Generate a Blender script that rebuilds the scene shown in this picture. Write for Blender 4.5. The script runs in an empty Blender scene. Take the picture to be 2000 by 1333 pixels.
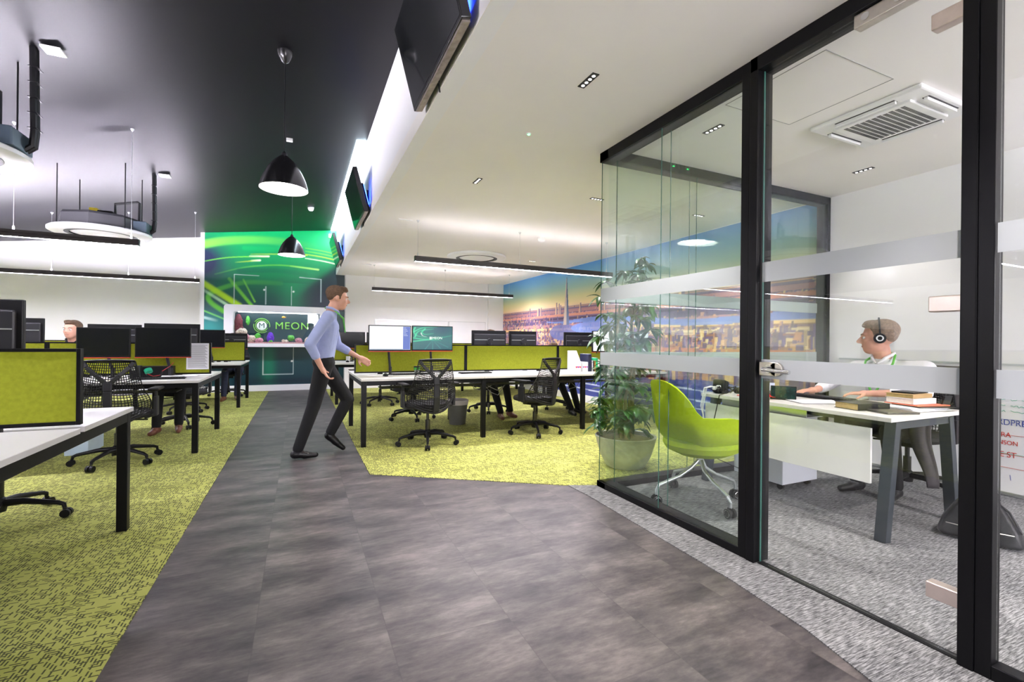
import bpy, math, random
import numpy as np
from mathutils import Vector, Matrix, Euler
PI = math.pi
S = bpy.context.scene
COL = S.collection

# ---------------------------------------------------------------- camera
cam_d = bpy.data.cameras.new('camera'); cam = bpy.data.objects.new('camera', cam_d); COL.objects.link(cam)
cam_d.sensor_width = 36.0; cam_d.lens = 905.0 * 36.0 / 2000.0; cam_d.clip_start = 0.03; cam_d.clip_end = 60
cam.matrix_world = Matrix.Translation((0, 0, 1.15)) @ Matrix.Rotation(math.radians(-24.6), 4, 'Z') @ Matrix.Rotation(PI / 2, 4, 'X') @ Matrix.Rotation(0.0100, 4, 'Z')
S.camera = cam
# ---------------------------------------------------------------- view, world, light levels
S.view_settings.view_transform = 'Standard'; S.view_settings.look = 'None'
S.view_settings.exposure = 2.42; S.view_settings.gamma = 1.0
try: S.view_settings.use_curve_mapping = False
except Exception: pass
S.cycles.max_bounces = 10; S.cycles.diffuse_bounces = 5; S.cycles.glossy_bounces = 4
S.cycles.transparent_max_bounces = 24; S.cycles.transmission_bounces = 6
S.cycles.sample_clamp_indirect = 6.0; S.cycles.caustics_reflective = False; S.cycles.caustics_refractive = False
W = bpy.data.worlds.new('world'); S.world = W; W.use_nodes = True
W.node_tree.nodes['Background'].inputs[0].default_value = (0.75, 0.85, 1.0, 1)
W.node_tree.nodes['Background'].inputs[1].default_value = 0.3
BAR_DOWN, BAR_UP, BAR_UPL, SPOT_W, COVE_E, PENDANT_E, FILL_NEAR, FILL_LEFT = 50.0, 2.6, 185.0, 33.0, 6.0, 6.5, 3.2, 0.5  # the last two set the added fill panels

# ---------------------------------------------------------------- materials
MATS = {}
def mat(name, col=(0.8, 0.8, 0.8), rough=0.5, metal=0.0, emit=None, estr=0.0, spec=0.5, var=0.0, vscale=8.0, bump=0.0, bscale=60.0, coat=0.0):
    if name in MATS: return MATS[name]
    m = bpy.data.materials.new(name); m.use_nodes = True; nt = m.node_tree
    b = nt.nodes['Principled BSDF']
    b.inputs['Base Color'].default_value = (*col, 1); b.inputs['Roughness'].default_value = rough
    b.inputs['Metallic'].default_value = metal; b.inputs['Specular IOR Level'].default_value = spec
    b.inputs['Coat Weight'].default_value = coat
    if emit: b.inputs['Emission Color'].default_value = (*emit, 1); b.inputs['Emission Strength'].default_value = estr
    if var > 0:
        tc = nt.nodes.new('ShaderNodeTexCoord'); n = nt.nodes.new('ShaderNodeTexNoise'); n.inputs['Scale'].default_value = vscale; n.inputs['Detail'].default_value = 5
        nt.links.new(tc.outputs['Object'], n.inputs['Vector'])
        r = nt.nodes.new('ShaderNodeValToRGB'); r.color_ramp.elements[0].position = .3; r.color_ramp.elements[1].position = .7
        r.color_ramp.elements[0].color = (*[c * (1 - var) for c in col], 1); r.color_ramp.elements[1].color = (*[min(1, c * (1 + var)) for c in col], 1)
        nt.links.new(n.outputs['Fac'], r.inputs['Fac']); nt.links.new(r.outputs['Color'], b.inputs['Base Color'])
    if bump > 0:
        tc = nt.nodes.new('ShaderNodeTexCoord'); n = nt.nodes.new('ShaderNodeTexNoise'); n.inputs['Scale'].default_value = bscale
        bp = nt.nodes.new('ShaderNodeBump'); bp.inputs['Strength'].default_value = bump; bp.inputs['Distance'].default_value = 0.01
        nt.links.new(tc.outputs['Object'], n.inputs['Vector']); nt.links.new(n.outputs['Fac'], bp.inputs['Height']); nt.links.new(bp.outputs['Normal'], b.inputs['Normal'])
    MATS[name] = m; return m
def emis(name, col, s):
    if name in MATS: return MATS[name]
    m = bpy.data.materials.new(name); m.use_nodes = True; nt = m.node_tree; nt.nodes.clear()
    o = nt.nodes.new('ShaderNodeOutputMaterial'); e = nt.nodes.new('ShaderNodeEmission')
    e.inputs[0].default_value = (*col, 1); e.inputs[1].default_value = s; nt.links.new(e.outputs[0], o.inputs[0])
    MATS[name] = m; return m
class NT:
    def __init__(s, name):
        s.m = bpy.data.materials.new(name); s.m.use_nodes = True; s.nt = s.m.node_tree; s.b = s.nt.nodes['Principled BSDF']; MATS[name] = s.m
    def n(s, t, **k):
        x = s.nt.nodes.new('ShaderNode' + t)
        for a, v in k.items(): setattr(x, a, v)
        return x
    def l(s, a, b): s.nt.links.new(a, b)
    def math(s, op, a, b=None, c=None):
        x = s.n('Math', operation=op)
        for i, v in enumerate((a, b, c)):
            if v is None: continue
            if isinstance(v, (int, float)): x.inputs[i].default_value = v
            else: s.l(v, x.inputs[i])
        return x.outputs[0]
    def mapped(s, scale, rot=(0, 0, 0)):
        tc = s.n('TexCoord'); mp = s.n('Mapping'); mp.inputs['Scale'].default_value = scale; mp.inputs['Rotation'].default_value = rot
        s.l(tc.outputs['Object'], mp.inputs['Vector']); return mp.outputs[0]
    def noise(s, vec, scale=1.0, detail=3, rough=.5):
        x = s.n('TexNoise'); x.inputs['Scale'].default_value = scale; x.inputs['Detail'].default_value = detail; x.inputs['Roughness'].default_value = rough
        s.l(vec, x.inputs['Vector']); return x.outputs['Fac']
    def ramp(s, fac, stops):
        r = s.n('ValToRGB'); e = r.color_ramp.elements
        while len(e) > 1: e.remove(e[-1])
        e[0].position = stops[0][0]; e[0].color = (*stops[0][1], 1)
        for p, c in stops[1:]:
            k = e.new(p); k.color = (*c, 1)
        s.l(fac, r.inputs['Fac']); return r.outputs['Color']
    def mix(s, fac, a, b, mode='MIX'):
        x = s.n('Mix', data_type='RGBA', blend_type=mode)
        for v, i in ((fac, 0), (a, 6), (b, 7)):
            if isinstance(v, (int, float)): x.inputs[i].default_value = v
            elif isinstance(v, tuple): x.inputs[i].default_value = (*v, 1)
            else: s.l(v, x.inputs[i])
        return x.outputs[2]

# green woven carpet tiles
q = NT('green_carpet')
tc = q.n('TexCoord'); sx = q.n('SeparateXYZ'); q.l(tc.outputs['Object'], sx.inputs[0])
def dashes(U, V, pu, pv, wu, wv, dens, seed):
    cu = q.math('DIVIDE', U, pu); iu = q.math('FLOOR', cu); fu = q.math('FRACT', cu)
    cv = q.math('ADD', q.math('DIVIDE', V, pv), q.math('MULTIPLY', iu, .37)); iv = q.math('FLOOR', cv); fv = q.math('FRACT', cv)
    cb = q.n('CombineXYZ'); q.l(q.math('ADD', iu, seed), cb.inputs[0]); q.l(iv, cb.inputs[1]); wn = q.n('TexWhiteNoise', noise_dimensions='2D'); q.l(cb.outputs[0], wn.inputs['Vector'])
    on = q.math('LESS_THAN', wn.outputs['Value'], dens)
    return q.math('MULTIPLY', on, q.math('MULTIPLY', q.math('LESS_THAN', fu, wu), q.math('LESS_THAN', fv, wv)))
big = q.noise(q.mapped((3.2, 3.2, 1)), 1, 3); dens = q.math('MULTIPLY_ADD', big, 1.5, -.22)
big2 = q.noise(q.mapped((2.1, 5.0, 1), (0, 0, .4)), 1, 2); dens2 = q.math('MULTIPLY_ADD', big2, 1.3, -.28)
a = dashes(sx.outputs[0], sx.outputs[1], .0125, .034, .46, .8, dens, 0.0); b_ = dashes(sx.outputs[1], sx.outputs[0], .014, .040, .42, .8, dens2, 91.0); c_ = q.noise(q.mapped((5, 5, 1)), 1, 2)
dk = q.math('MULTIPLY', q.math('MAXIMUM', a, b_), .88)
base = q.mix(c_, (0.36, 0.38, 0.085), (0.50, 0.51, 0.16))
q.l(q.mix(dk, base, (0.04, 0.046, 0.03)), q.b.inputs['Base Color']); q.b.inputs['Roughness'].default_value = .95; q.b.inputs['Specular IOR Level'].default_value = .1
bp = q.n('Bump'); bp.inputs['Strength'].default_value = .4; bp.inputs['Distance'].default_value = .003; q.l(q.math('SUBTRACT', 1.0, dk), bp.inputs['Height']); q.l(bp.outputs[0], q.b.inputs['Normal'])
# grey streaked carpet
q = NT('grey_carpet')
a = q.noise(q.mapped((18, 210, 1), (0, 0, .12)), 1, 3, .65); b_ = q.noise(q.mapped((2.5, 2.5, 1)), 1, 2)
q.l(q.ramp(q.math('ADD', a, q.math('MULTIPLY', q.math('SUBTRACT', b_, .5), .12)), [(.3, (.035, .036, .038)), (.46, (.13, .132, .135)), (.6, (.30, .30, .305)), (.75, (.42, .42, .42))]), q.b.inputs['Base Color'])
q.b.inputs['Roughness'].default_value = .95; q.b.inputs['Specular IOR Level'].default_value = .1
# vinyl tile floor
q = NT('vinyl_tile')
tc = q.n('TexCoord'); sx = q.n('SeparateXYZ'); q.l(tc.outputs['Object'], sx.inputs[0])
X_, Y_ = sx.outputs[0], sx.outputs[1]
colf = q.math('DIVIDE', q.math('ADD', X_, 10.125), .475)
ci = q.math('FLOOR', colf); cf = q.math('FRACT', colf)
off = q.math('FRACT', q.math('MULTIPLY', ci, .5))
rowf = q.math('ADD', q.math('DIVIDE', q.math('ADD', Y_, 9.65), .95), off)
ri = q.math('FLOOR', rowf); rf = q.math('FRACT', rowf)
ex = q.math('MINIMUM', cf, q.math('SUBTRACT', 1.0, cf)); ey = q.math('MINIMUM', rf, q.math('SUBTRACT', 1.0, rf))
joint = q.math('MAXIMUM', q.math('LESS_THAN', ex, .0045), q.math('LESS_THAN', ey, .0022))
cb = q.n('CombineXYZ'); q.l(q.math('MULTIPLY', ci, 3.7), cb.inputs[0]); q.l(q.math('MULTIPLY', ri, 5.3), cb.inputs[1])
va = q.n('VectorMath', operation='ADD'); q.l(q.mapped((1, 1, 1)), va.inputs[0]); q.l(cb.outputs[0], va.inputs[1])
vm = q.n('VectorMath', operation='MULTIPLY'); q.l(va.outputs[0], vm.inputs[0]); vm.inputs[1].default_value = (2.2, 5.5, 1)
n1 = q.noise(vm.outputs[0], 1, 6, .62)
vm2 = q.n('VectorMath', operation='MULTIPLY'); q.l(va.outputs[0], vm2.inputs[0]); vm2.inputs[1].default_value = (14, 45, 1)
n2 = q.noise(vm2.outputs[0], 1, 4, .7)
f = q.math('ADD', q.math('MULTIPLY', n1, .72), q.math('MULTIPLY', n2, .28))
cc = q.ramp(f, [(.34, (.026, .022, .026)), (.45, (.058, .050, .053)), (.55, (.104, .090, .088)), (.66, (.18, .156, .148))])
q.l(q.mix(q.math('MULTIPLY', joint, .45), cc, (.05, .045, .045)), q.b.inputs['Base Color'])
q.b.inputs['Roughness'].default_value = .42; q.b.inputs['Specular IOR Level'].default_value = .38
# paint, plaster
WHITE = mat('white_paint', (.88, .88, .89), .6, var=.015, vscale=2)
WARMWHITE = mat('ceiling_paint', (.90, .875, .85), .75, var=.015, vscale=2)
DARKCEIL = mat('charcoal_paint', (.0046, .0044, .0058), .42, spec=.14, var=.06, vscale=1.2)
BLACK = mat('black_powder_coat', (.004, .004, .005), .35, spec=.18, bump=.05, bscale=400)
BLACKP = mat('black_plastic', (.005, .005, .006), .42, spec=.25, bump=.04, bscale=300)
GREYP = mat('graphite_plastic', (.018, .018, .021), .4, spec=.3, bump=.03, bscale=300)
RUB = mat('rubber', (.02, .02, .02), .7, var=.1)
STEEL = mat('brushed_steel', (.62, .58, .54), .28, 1.0, var=.06, vscale=40)
CHROME = mat('chrome', (.75, .75, .76), .12, 1.0, var=.02)
ALU = mat('satin_aluminium', (.62, .64, .65), .3, .9, var=.03)
DESK = mat('white_laminate', (.64, .63, .61), .35, var=.015, vscale=3)
DESKEDGE = mat('grey_edge_band', (.45, .44, .42), .5, var=.05)
LIME = mat('lime_felt', (.27, .30, .022), .95, spec=.1, var=.10, vscale=60, bump=.3, bscale=500)
LIMEU = mat('lime_upholstery', (.46, .62, .012), .85, spec=.15, var=.05, vscale=50, bump=.2, bscale=500)
SCREENOFF = mat('dark_screen', (.004, .005, .008), .22, spec=.3, var=.05)
RED = mat('red_plastic', (.65, .05, .02), .45, var=.05)
SKIN = mat('skin', (.62, .33, .24), .5, var=.06, vscale=12)
HAIR = mat('brown_hair', (.10, .055, .03), .7, var=.3, vscale=60, bump=.6, bscale=120)
HAIR2 = mat('greying_hair', (.23, .16, .11), .7, var=.3, vscale=60, bump=.6, bscale=120)
DCLOTH = mat('black_cloth', (.005, .005, .007), .9, var=.2, vscale=10, bump=.2, bscale=30)
NAVY = mat('navy_cloth', (.02, .025, .055), .9, var=.2, vscale=10, bump=.2, bscale=30)
WSHIRT = mat('white_shirt_cotton', (.80, .80, .84), .85, var=.03, vscale=15, bump=.5, bscale=14)
BSHIRT = mat('blue_shirt_cotton', (.33, .38, .62), .85, var=.06, vscale=15, bump=.5, bscale=14)
BROWNL = mat('brown_leather', (.16, .055, .03), .4, var=.2, vscale=20)
BLACKL = mat('black_leather', (.006, .006, .007), .34, spec=.35, var=.2, vscale=20, bump=.2, bscale=80)
GREYCL = mat('grey_wool', (.10, .09, .09), .9, var=.15, vscale=14, bump=.4, bscale=18)
PAPER = mat('paper', (.80, .80, .84), .7, var=.02)
LEAF = mat('leaf_green', (.030, .12, .02), .35, var=.45, vscale=7)
BARK = mat('bark', (.22, .16, .10), .8, var=.25, vscale=30, bump=.5, bscale=60)
SOIL = mat('soil', (.04, .03, .02), .95, var=.4, vscale=60)
LEDDOWN = emis('led_diffuser', (.985, .94, 1.08), BAR_DOWN)
LEDUP = emis('led_uplight', (1.0, .93, .98), BAR_UP)
LEDUPL = emis('led_uplight_left', (.95, .89, 1.05), BAR_UPL)
FILL_N = emis('fill_glow', (1.0, .94, 1.0), FILL_NEAR)  # glow of the fill panels added behind the camera
FILL_L = emis('fill_glow_side', (.86, .92, 1.0), FILL_LEFT)  # glow of the fill panel added on the left wall
LEDSPOT = emis('led_spot_lens', (1.0, .95, .88), 1.2)
LAMPGLOW = emis('pendant_lamp_glow', (1.0, .96, .9), PENDANT_E)
COVE = emis('cove_led', (.72, .88, 1.0), COVE_E)
BLUELED = emis('blue_bias_led', (.02, .06, 1.0), 6.0)
GREENLED = emis('green_led', (.05, 1.0, .2), 4.0)
def scr(name, col, s=1.0): return emis(name, col, s)

def glassmat(name, tint, tk=1.0):
    m = bpy.data.materials.new(name); m.use_nodes = True; nt = m.node_tree; nt.nodes.clear()
    o = nt.nodes.new('ShaderNodeOutputMaterial'); t = nt.nodes.new('ShaderNodeBsdfTransparent'); g = nt.nodes.new('ShaderNodeBsdfGlossy')
    t.inputs[0].default_value = (*tint, 1); g.inputs['Roughness'].default_value = 0.0; g.inputs[0].default_value = (.95, 1, .98, 1)
    lw = nt.nodes.new('ShaderNodeLayerWeight'); lw.inputs[0].default_value = .5
    p = nt.nodes.new('ShaderNodeMath'); p.operation = 'POWER'; p.inputs[1].default_value = 5
    q_ = nt.nodes.new('ShaderNodeMath'); q_.operation = 'MULTIPLY_ADD'; q_.inputs[1].default_value = .95 * tk; q_.inputs[2].default_value = .042 * tk
    mx = nt.nodes.new('ShaderNodeMixShader')
    nt.links.new(lw.outputs['Facing'], p.inputs[0]); nt.links.new(p.outputs[0], q_.inputs[0]); nt.links.new(q_.outputs[0], mx.inputs[0])
    nt.links.new(t.outputs[0], mx.inputs[1]); nt.links.new(g.outputs[0], mx.inputs[2]); nt.links.new(mx.outputs[0], o.inputs[0])
    MATS[name] = m; return m
GLASS = glassmat('clear_glass', (.985, .992, .99))
GLASSG = glassmat('greenish_glass', (.968, .988, .98))
EDGE = mat('glass_edge', (.05, .16, .13), .15, spec=.7, var=.1)
m = bpy.data.materials.new('frosted_film'); m.use_nodes = True; nt = m.node_tree; nt.nodes.clear()
o = nt.nodes.new('ShaderNodeOutputMaterial'); t1 = nt.nodes.new('ShaderNodeBsdfTransparent'); t2 = nt.nodes.new('ShaderNodeBsdfTranslucent'); df = nt.nodes.new('ShaderNodeBsdfDiffuse')
t2.inputs[0].default_value = (.68, .71, .74, 1); df.inputs[0].default_value = (.64, .67, .70, 1)
m1 = nt.nodes.new('ShaderNodeMixShader'); m1.inputs[0].default_value = .5; m2 = nt.nodes.new('ShaderNodeMixShader'); m2.inputs[0].default_value = .84
nt.links.new(t2.outputs[0], m1.inputs[1]); nt.links.new(df.outputs[0], m1.inputs[2]); nt.links.new(t1.outputs[0], m2.inputs[1]); nt.links.new(m1.outputs[0], m2.inputs[2]); nt.links.new(m2.outputs[0], o.inputs[0])
FROST = m; MATS['frosted_film'] = m
def vcol(name, rough=.6, estr=0):
    m = bpy.data.materials.new(name); m.use_nodes = True; nt = m.node_tree; b = nt.nodes['Principled BSDF']
    v = nt.nodes.new('ShaderNodeVertexColor'); v.layer_name = 'Col'; b.inputs['Roughness'].default_value = rough
    if estr:
        b.inputs['Base Color'].default_value = (0, 0, 0, 1); nt.links.new(v.outputs[0], b.inputs['Emission Color']); b.inputs['Emission Strength'].default_value = estr
    else: nt.links.new(v.outputs[0], b.inputs['Base Color'])
    MATS[name] = m; return m

# ---------------------------------------------------------------- geometry helpers
class MB:
    def __init__(s): s.v = []; s.f = []; s.mi = []; s.k = 0
    def add(s, vs, fs):
        o = len(s.v); s.v += [tuple(p) for p in vs]; s.f += [tuple(i + o for i in f) for f in fs]; s.mi += [s.k] * len(fs); return s
    def slot(s, k): s.k = k; return s
    def box(s, x0, x1, y0, y1, z0, z1, M=None):
        vs = [(x, y, z) for z in (z0, z1) for y in (y0, y1) for x in (x0, x1)]
        if M is not None: vs = [M @ Vector(p) for p in vs]
        return s.add(vs, [(0, 2, 3, 1), (4, 5, 7, 6), (0, 1, 5, 4), (2, 6, 7, 3), (0, 4, 6, 2), (1, 3, 7, 5)])
    def bar(s, p0, p1, w, h, up=(0, 0, 1)):
        p0, p1 = Vector(p0), Vector(p1); d = (p1 - p0).normalized(); u = Vector(up)
        if abs(d.dot(u)) > .98: u = Vector((0, 1, 0))
        r = d.cross(u).normalized(); u = r.cross(d)
        vs = [p + r * a * w / 2 + u * b * h / 2 for p in (p0, p1) for a, b in ((-1, -1), (1, -1), (1, 1), (-1, 1))]
        return s.add(vs, [(0, 1, 2, 3), (7, 6, 5, 4), (0, 4, 5, 1), (1, 5, 6, 2), (2, 6, 7, 3), (3, 7, 4, 0)])
    def tube(s, pts, r, n=10, closed=False):
        pts = [Vector(p) for p in pts]; rs = r if isinstance(r, (list, tuple)) else [r] * len(pts)
        rings = []; ref = Vector((0, 0, 1))
        for i, p in enumerate(pts):
            if closed: d = pts[(i + 1) % len(pts)] - pts[i - 1]
            else: d = pts[min(i + 1, len(pts) - 1)] - pts[max(i - 1, 0)]
            d.normalize(); u = ref
            if abs(d.dot(u)) > .95: u = Vector((1, 0, 0)) if abs(d.x) < .9 else Vector((0, 1, 0))
            a = d.cross(u).normalized()
            if rings and a.dot(pa) < 0 and abs(a.dot(pa)) > .5: a = -a
            b = a.cross(d); pa = a
            rings.append([p + (a * math.cos(t) + b * math.sin(t)) * rs[i] for t in [2 * PI * k / n for k in range(n)]])
        vs = [q for rg in rings for q in rg]; m = len(pts); fs = []
        for i in range(m if closed else m - 1):
            j = (i + 1) % m
            for k in range(n): fs.append((i * n + k, i * n + (k + 1) % n, j * n + (k + 1) % n, j * n + k))
        if not closed: fs += [tuple(range(n))[::-1], tuple(range((m - 1) * n, m * n))]
        return s.add(vs, fs)
    def cyl(s, p0, p1, r0, r1=None, n=20): return s.tube([p0, p1], [r0, r0 if r1 is None else r1], n)
    def lathe(s, prof, c=(0, 0, 0), n=40, cap=True):
        vs = []; fs = []
        for r, z in prof: vs += [(c[0] + r * math.cos(2 * PI * k / n), c[1] + r * math.sin(2 * PI * k / n), c[2] + z) for k in range(n)]
        for i in range(len(prof) - 1):
            for k in range(n): fs.append((i * n + k, i * n + (k + 1) % n, (i + 1) * n + (k + 1) % n, (i + 1) * n + k))
        if cap: fs += [tuple(range(n))[::-1], tuple(range((len(prof) - 1) * n, len(prof) * n))]
        return s.add(vs, fs)
    def ell(s, c, r, n=20, m=12, M=None):
        vs = []; fs = []
        for i in range(m + 1):
            t = PI * i / m
            for k in range(n):
                p = Vector((r[0] * math.sin(t) * math.cos(2 * PI * k / n), r[1] * math.sin(t) * math.sin(2 * PI * k / n), r[2] * math.cos(t)))
                if M is not None: p = M @ p
                vs.append(p + Vector(c))
        for i in range(m):
            for k in range(n): fs.append((i * n + k, (i + 1) * n + k, (i + 1) * n + (k + 1) % n, i * n + (k + 1) % n))
        return s.add(vs, fs)
    def cap(s, p0, p1, r0, r1=None, n=14):
        r1 = r0 if r1 is None else r1; p0, p1 = Vector(p0), Vector(p1); d = p1 - p0
        L = d.length
        if L < 1e-5: return s.ell(p0, (r0,) * 3, n, 8)
        d /= L; pts = []; rs = []
        for k in range(4): t = PI / 2 * (k + .12) / 4; pts.append(p0 - d * r0 * math.cos(t)); rs.append(r0 * math.sin(t))
        pts += [p0, p1]; rs += [r0, r1]
        for k in range(3, -1, -1): t = PI / 2 * (k + .12) / 4; pts.append(p1 + d * r1 * math.cos(t)); rs.append(r1 * math.sin(t))
        return s.tube(pts, rs, n)
    def build(s, name, mats, parent=None, smooth=False, bevel=0.0, voxel=0.0, sm=6, kind=None, label=None, ang=.6):
        me = bpy.data.meshes.new(name); me.from_pydata([tuple(p) for p in s.v], [], s.f)
        if not isinstance(mats, (list, tuple)): mats = [mats]
        for m in mats: me.materials.append(m)
        if len(mats) > 1: me.polygons.foreach_set('material_index', s.mi)
        if smooth:
            me.shade_smooth()
            if not voxel:
                try: me.set_sharp_from_angle(angle=ang)
                except Exception: pass
        me.update()
        o = bpy.data.objects.new(name, me); COL.objects.link(o)
        if parent is not None: o.parent = parent
        if bevel:
            b = o.modifiers.new('bevel', 'BEVEL'); b.width = bevel; b.segments = 2; b.limit_method = 'ANGLE'
        if voxel:
            r = o.modifiers.new('remesh', 'REMESH'); r.mode = 'VOXEL'; r.voxel_size = voxel; r.use_smooth_shade = True
            t = o.modifiers.new('smooth', 'SMOOTH'); t.factor = .5; t.iterations = sm
        if kind: o['kind'] = kind
        if label: o['label'] = label
        return o
def bake(o):
    dg = bpy.context.evaluated_depsgraph_get(); ev = o.evaluated_get(dg); me = bpy.data.meshes.new_from_object(ev); me.name = o.name
    o.modifiers.clear(); o.data = me
def tag(o, label=None, cat=None, group=None):
    if label: o['label'] = label
    if cat: o['category'] = cat
    if group: o['group'] = group
    return o
def thing(name, label, cat, loc=(0, 0, 0), rz=0.0, group=None):
    o = bpy.data.objects.new(name, None); COL.objects.link(o); o.location = loc; o.rotation_euler = (0, 0, rz); o.empty_display_size = .1
    return tag(o, label, cat, group)
def dup(o, parent=None, loc=None, rz=None, label=None, group=None):
    c = o.copy(); COL.objects.link(c)
    if parent is not None: c.parent = parent
    if loc is not None: c.location = loc
    if rz is not None: c.rotation_euler = (0, 0, rz)
    if label: c['label'] = label
    if group: c['group'] = group
    for ch in list(o.children): dup(ch, c)
    return c
def text(name, s, size, M, m, parent=None, ext=.001, align='CENTER', sx=1.0, spacing=1.0):
    cu = bpy.data.curves.new(name, 'FONT'); cu.body = s; cu.size = size; cu.extrude = ext; cu.align_x = align; cu.align_y = 'CENTER'; cu.space_character = spacing; cu.offset = 0
    cu.materials.append(m); o = bpy.data.objects.new(name, cu); COL.objects.link(o)
    dg = bpy.context.evaluated_depsgraph_get(); me = bpy.data.meshes.new_from_object(o.evaluated_get(dg)); bpy.data.objects.remove(o)
    o = bpy.data.objects.new(name, me); COL.objects.link(o)
    if parent is not None: o.parent = parent
    o.matrix_local = M @ Matrix.Diagonal((sx, 1, 1, 1)); return o
FRONT = Matrix(((1, 0, 0, 0), (0, 0, -1, 0), (0, 1, 0, 0), (0, 0, 0, 1)))      # reads from -Y
def faceneg(loc): return Matrix.Translation(loc) @ FRONT
def facenegx(loc): return Matrix.Translation(loc) @ Matrix(((0, 0, -1, 0), (-1, 0, 0, 0), (0, 1, 0, 0), (0, 0, 0, 1)))
def struct(mb, name, m, **k):
    return mb.build(name, m, kind='structure', **k)
def ceil_z(x): return 3.59 + .126 * x

# ---------------------------------------------------------------- setting
BX = .755; WR = 4.93; YB = 11.5; CZ = 2.65; YS = -3.0; XL = -8.6
struct(MB().box(XL - .1, WR + .1, YS - .1, 12.2, -.12, 0), 'floor', MATS['vinyl_tile'])
mb = MB()                                                           # green carpet either side of the walkway
mb.box(XL, -.61, YS, YB - .06, 0, .004)
g1 = struct(mb, 'floor', MATS['green_carpet'])
def prism(poly, z0, z1):
    n = len(poly); m_ = MB(); m_.add([(x, y, z0) for x, y in poly] + [(x, y, z1) for x, y in poly], [tuple(range(n))[::-1], tuple(range(n, 2 * n))] + [(i, (i + 1) % n, n + (i + 1) % n, n + i) for i in range(n)]); return m_
struct(prism([(.55, 4.09), (1.955, 3.17), (2.17, 3.075), (WR, 3.075), (WR, 11.4), (.55, YB - .06)], 0, .004), 'floor', MATS['green_carpet'])
struct(prism([(1.955, 3.17), (1.965, 2.9), (1.94, 2.3), (1.91, 1.6), (1.86, 1.2), (1.76, .85), (1.62, .5), (1.5, 0), (1.5, YS), (WR, YS), (WR, 3.075), (2.17, 3.075)], 0, .0045), 'floor', MATS['grey_carpet'])
struct(MB().box(BX - .005, WR + .1, YS, 11.7, CZ, CZ + .12), 'ceiling', WARMWHITE)
mb = MB()
mb.add([(x, y, ceil_z(x) + dz) for dz in (0, .1) for y in (YS, 12.3) for x in (XL, BX + .1)], [(0, 2, 3, 1), (4, 5, 7, 6), (0, 1, 5, 4), (2, 6, 7, 3), (0, 4, 6, 2), (1, 3, 7, 5)])
struct(mb, 'ceiling', DARKCEIL)
struct(MB().box(BX, BX + .1, YS, 11.5, CZ - .001, 3.72), 'wall_bulkhead', WHITE)
struct(MB().box(XL, -1.86, 12.0, 12.1, 0, 3.5), 'wall_far_left', WHITE)
struct(MB().box(-1.9, -1.83, YB, 12.0, 0, 3.5), 'wall_return_left', WHITE)
struct(MB().box(-1.9, .97, YB + .02, YB + .1, 0, 3.75), 'wall_far_centre', WHITE)
struct(MB().box(.95, WR, 11.40, 11.55, 0, CZ + .05), 'wall_far_right', WHITE)
struct(MB().box(4.5, WR, 11.33, 11.42, 0, CZ + .02), 'wall_pier', WHITE, bevel=.003)
struct(MB().box(WR, WR + .1, YS, 11.6, 0, CZ + .05), 'wall_right', WHITE)
struct(MB().box(XL, WR, YS - .1, YS, 0, 3.9), 'wall_near', WHITE)
def fill_panel(nm, x0, x1, y0, y1, z0, z1, m):  # framed glowing panel, added out of view as fill light
    w = struct(MB().box(x0, x1, y0, y1, z0, z1), nm, m); alongx = (x1 - x0) > (y1 - y0); f = MB(); e = .03
    for k in range(4):
        if alongx:
            c = x0 + e / 2 + (x1 - x0 - e) * k / 3; f.box(c - e, c + e, y0, y1 + .03, z0 - e, z1 + e)
        else:
            c = y0 + e / 2 + (y1 - y0 - e) * k / 3; f.box(x0, x1 + .03, c - e, c + e, z0 - e, z1 + e)
    for z in (z0, z1): f.box(x0, x1 + (0 if alongx else .03), y0, y1 + (.03 if alongx else 0), z - e, z + e)
    f.build('fill_panel_frame', WHITE, w)
fill_panel('fill_panel_1', .3, 2.0, YS, YS + .02, .5, 2.4, FILL_N)  # unseen, added behind the camera to brighten walls and ceiling
fill_panel('fill_panel_2', 2.5, 4.7, YS, YS + .02, .9, 2.3, FILL_N)  # unseen, added to brighten the office end
fill_panel('fill_panel_3', XL, XL + .02, -2.6, 2.2, .9, 2.2, FILL_L)  # unseen, added on the left wall as fill, clear of glass reflections
struct(MB().box(XL - .1, XL, YS, 12.1, 0, 3.2), 'wall_left', WHITE)
struct(MB().box(-1.83, .95, YB - .035, YB + .02, 0, .13), 'baseboard_far_centre', WHITE, bevel=.004)
struct(MB().box(.95, 4.5, 11.385, 11.40, 0, .13), 'baseboard_far_right', WHITE)
struct(MB().box(WR - .016, WR, 3.08, 11.33, 0, .14), 'baseboard_right', WHITE)
struct(MB().box(XL, -1.86, 11.985, 12.0, 0, .13), 'baseboard_far_left', WHITE)

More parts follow.
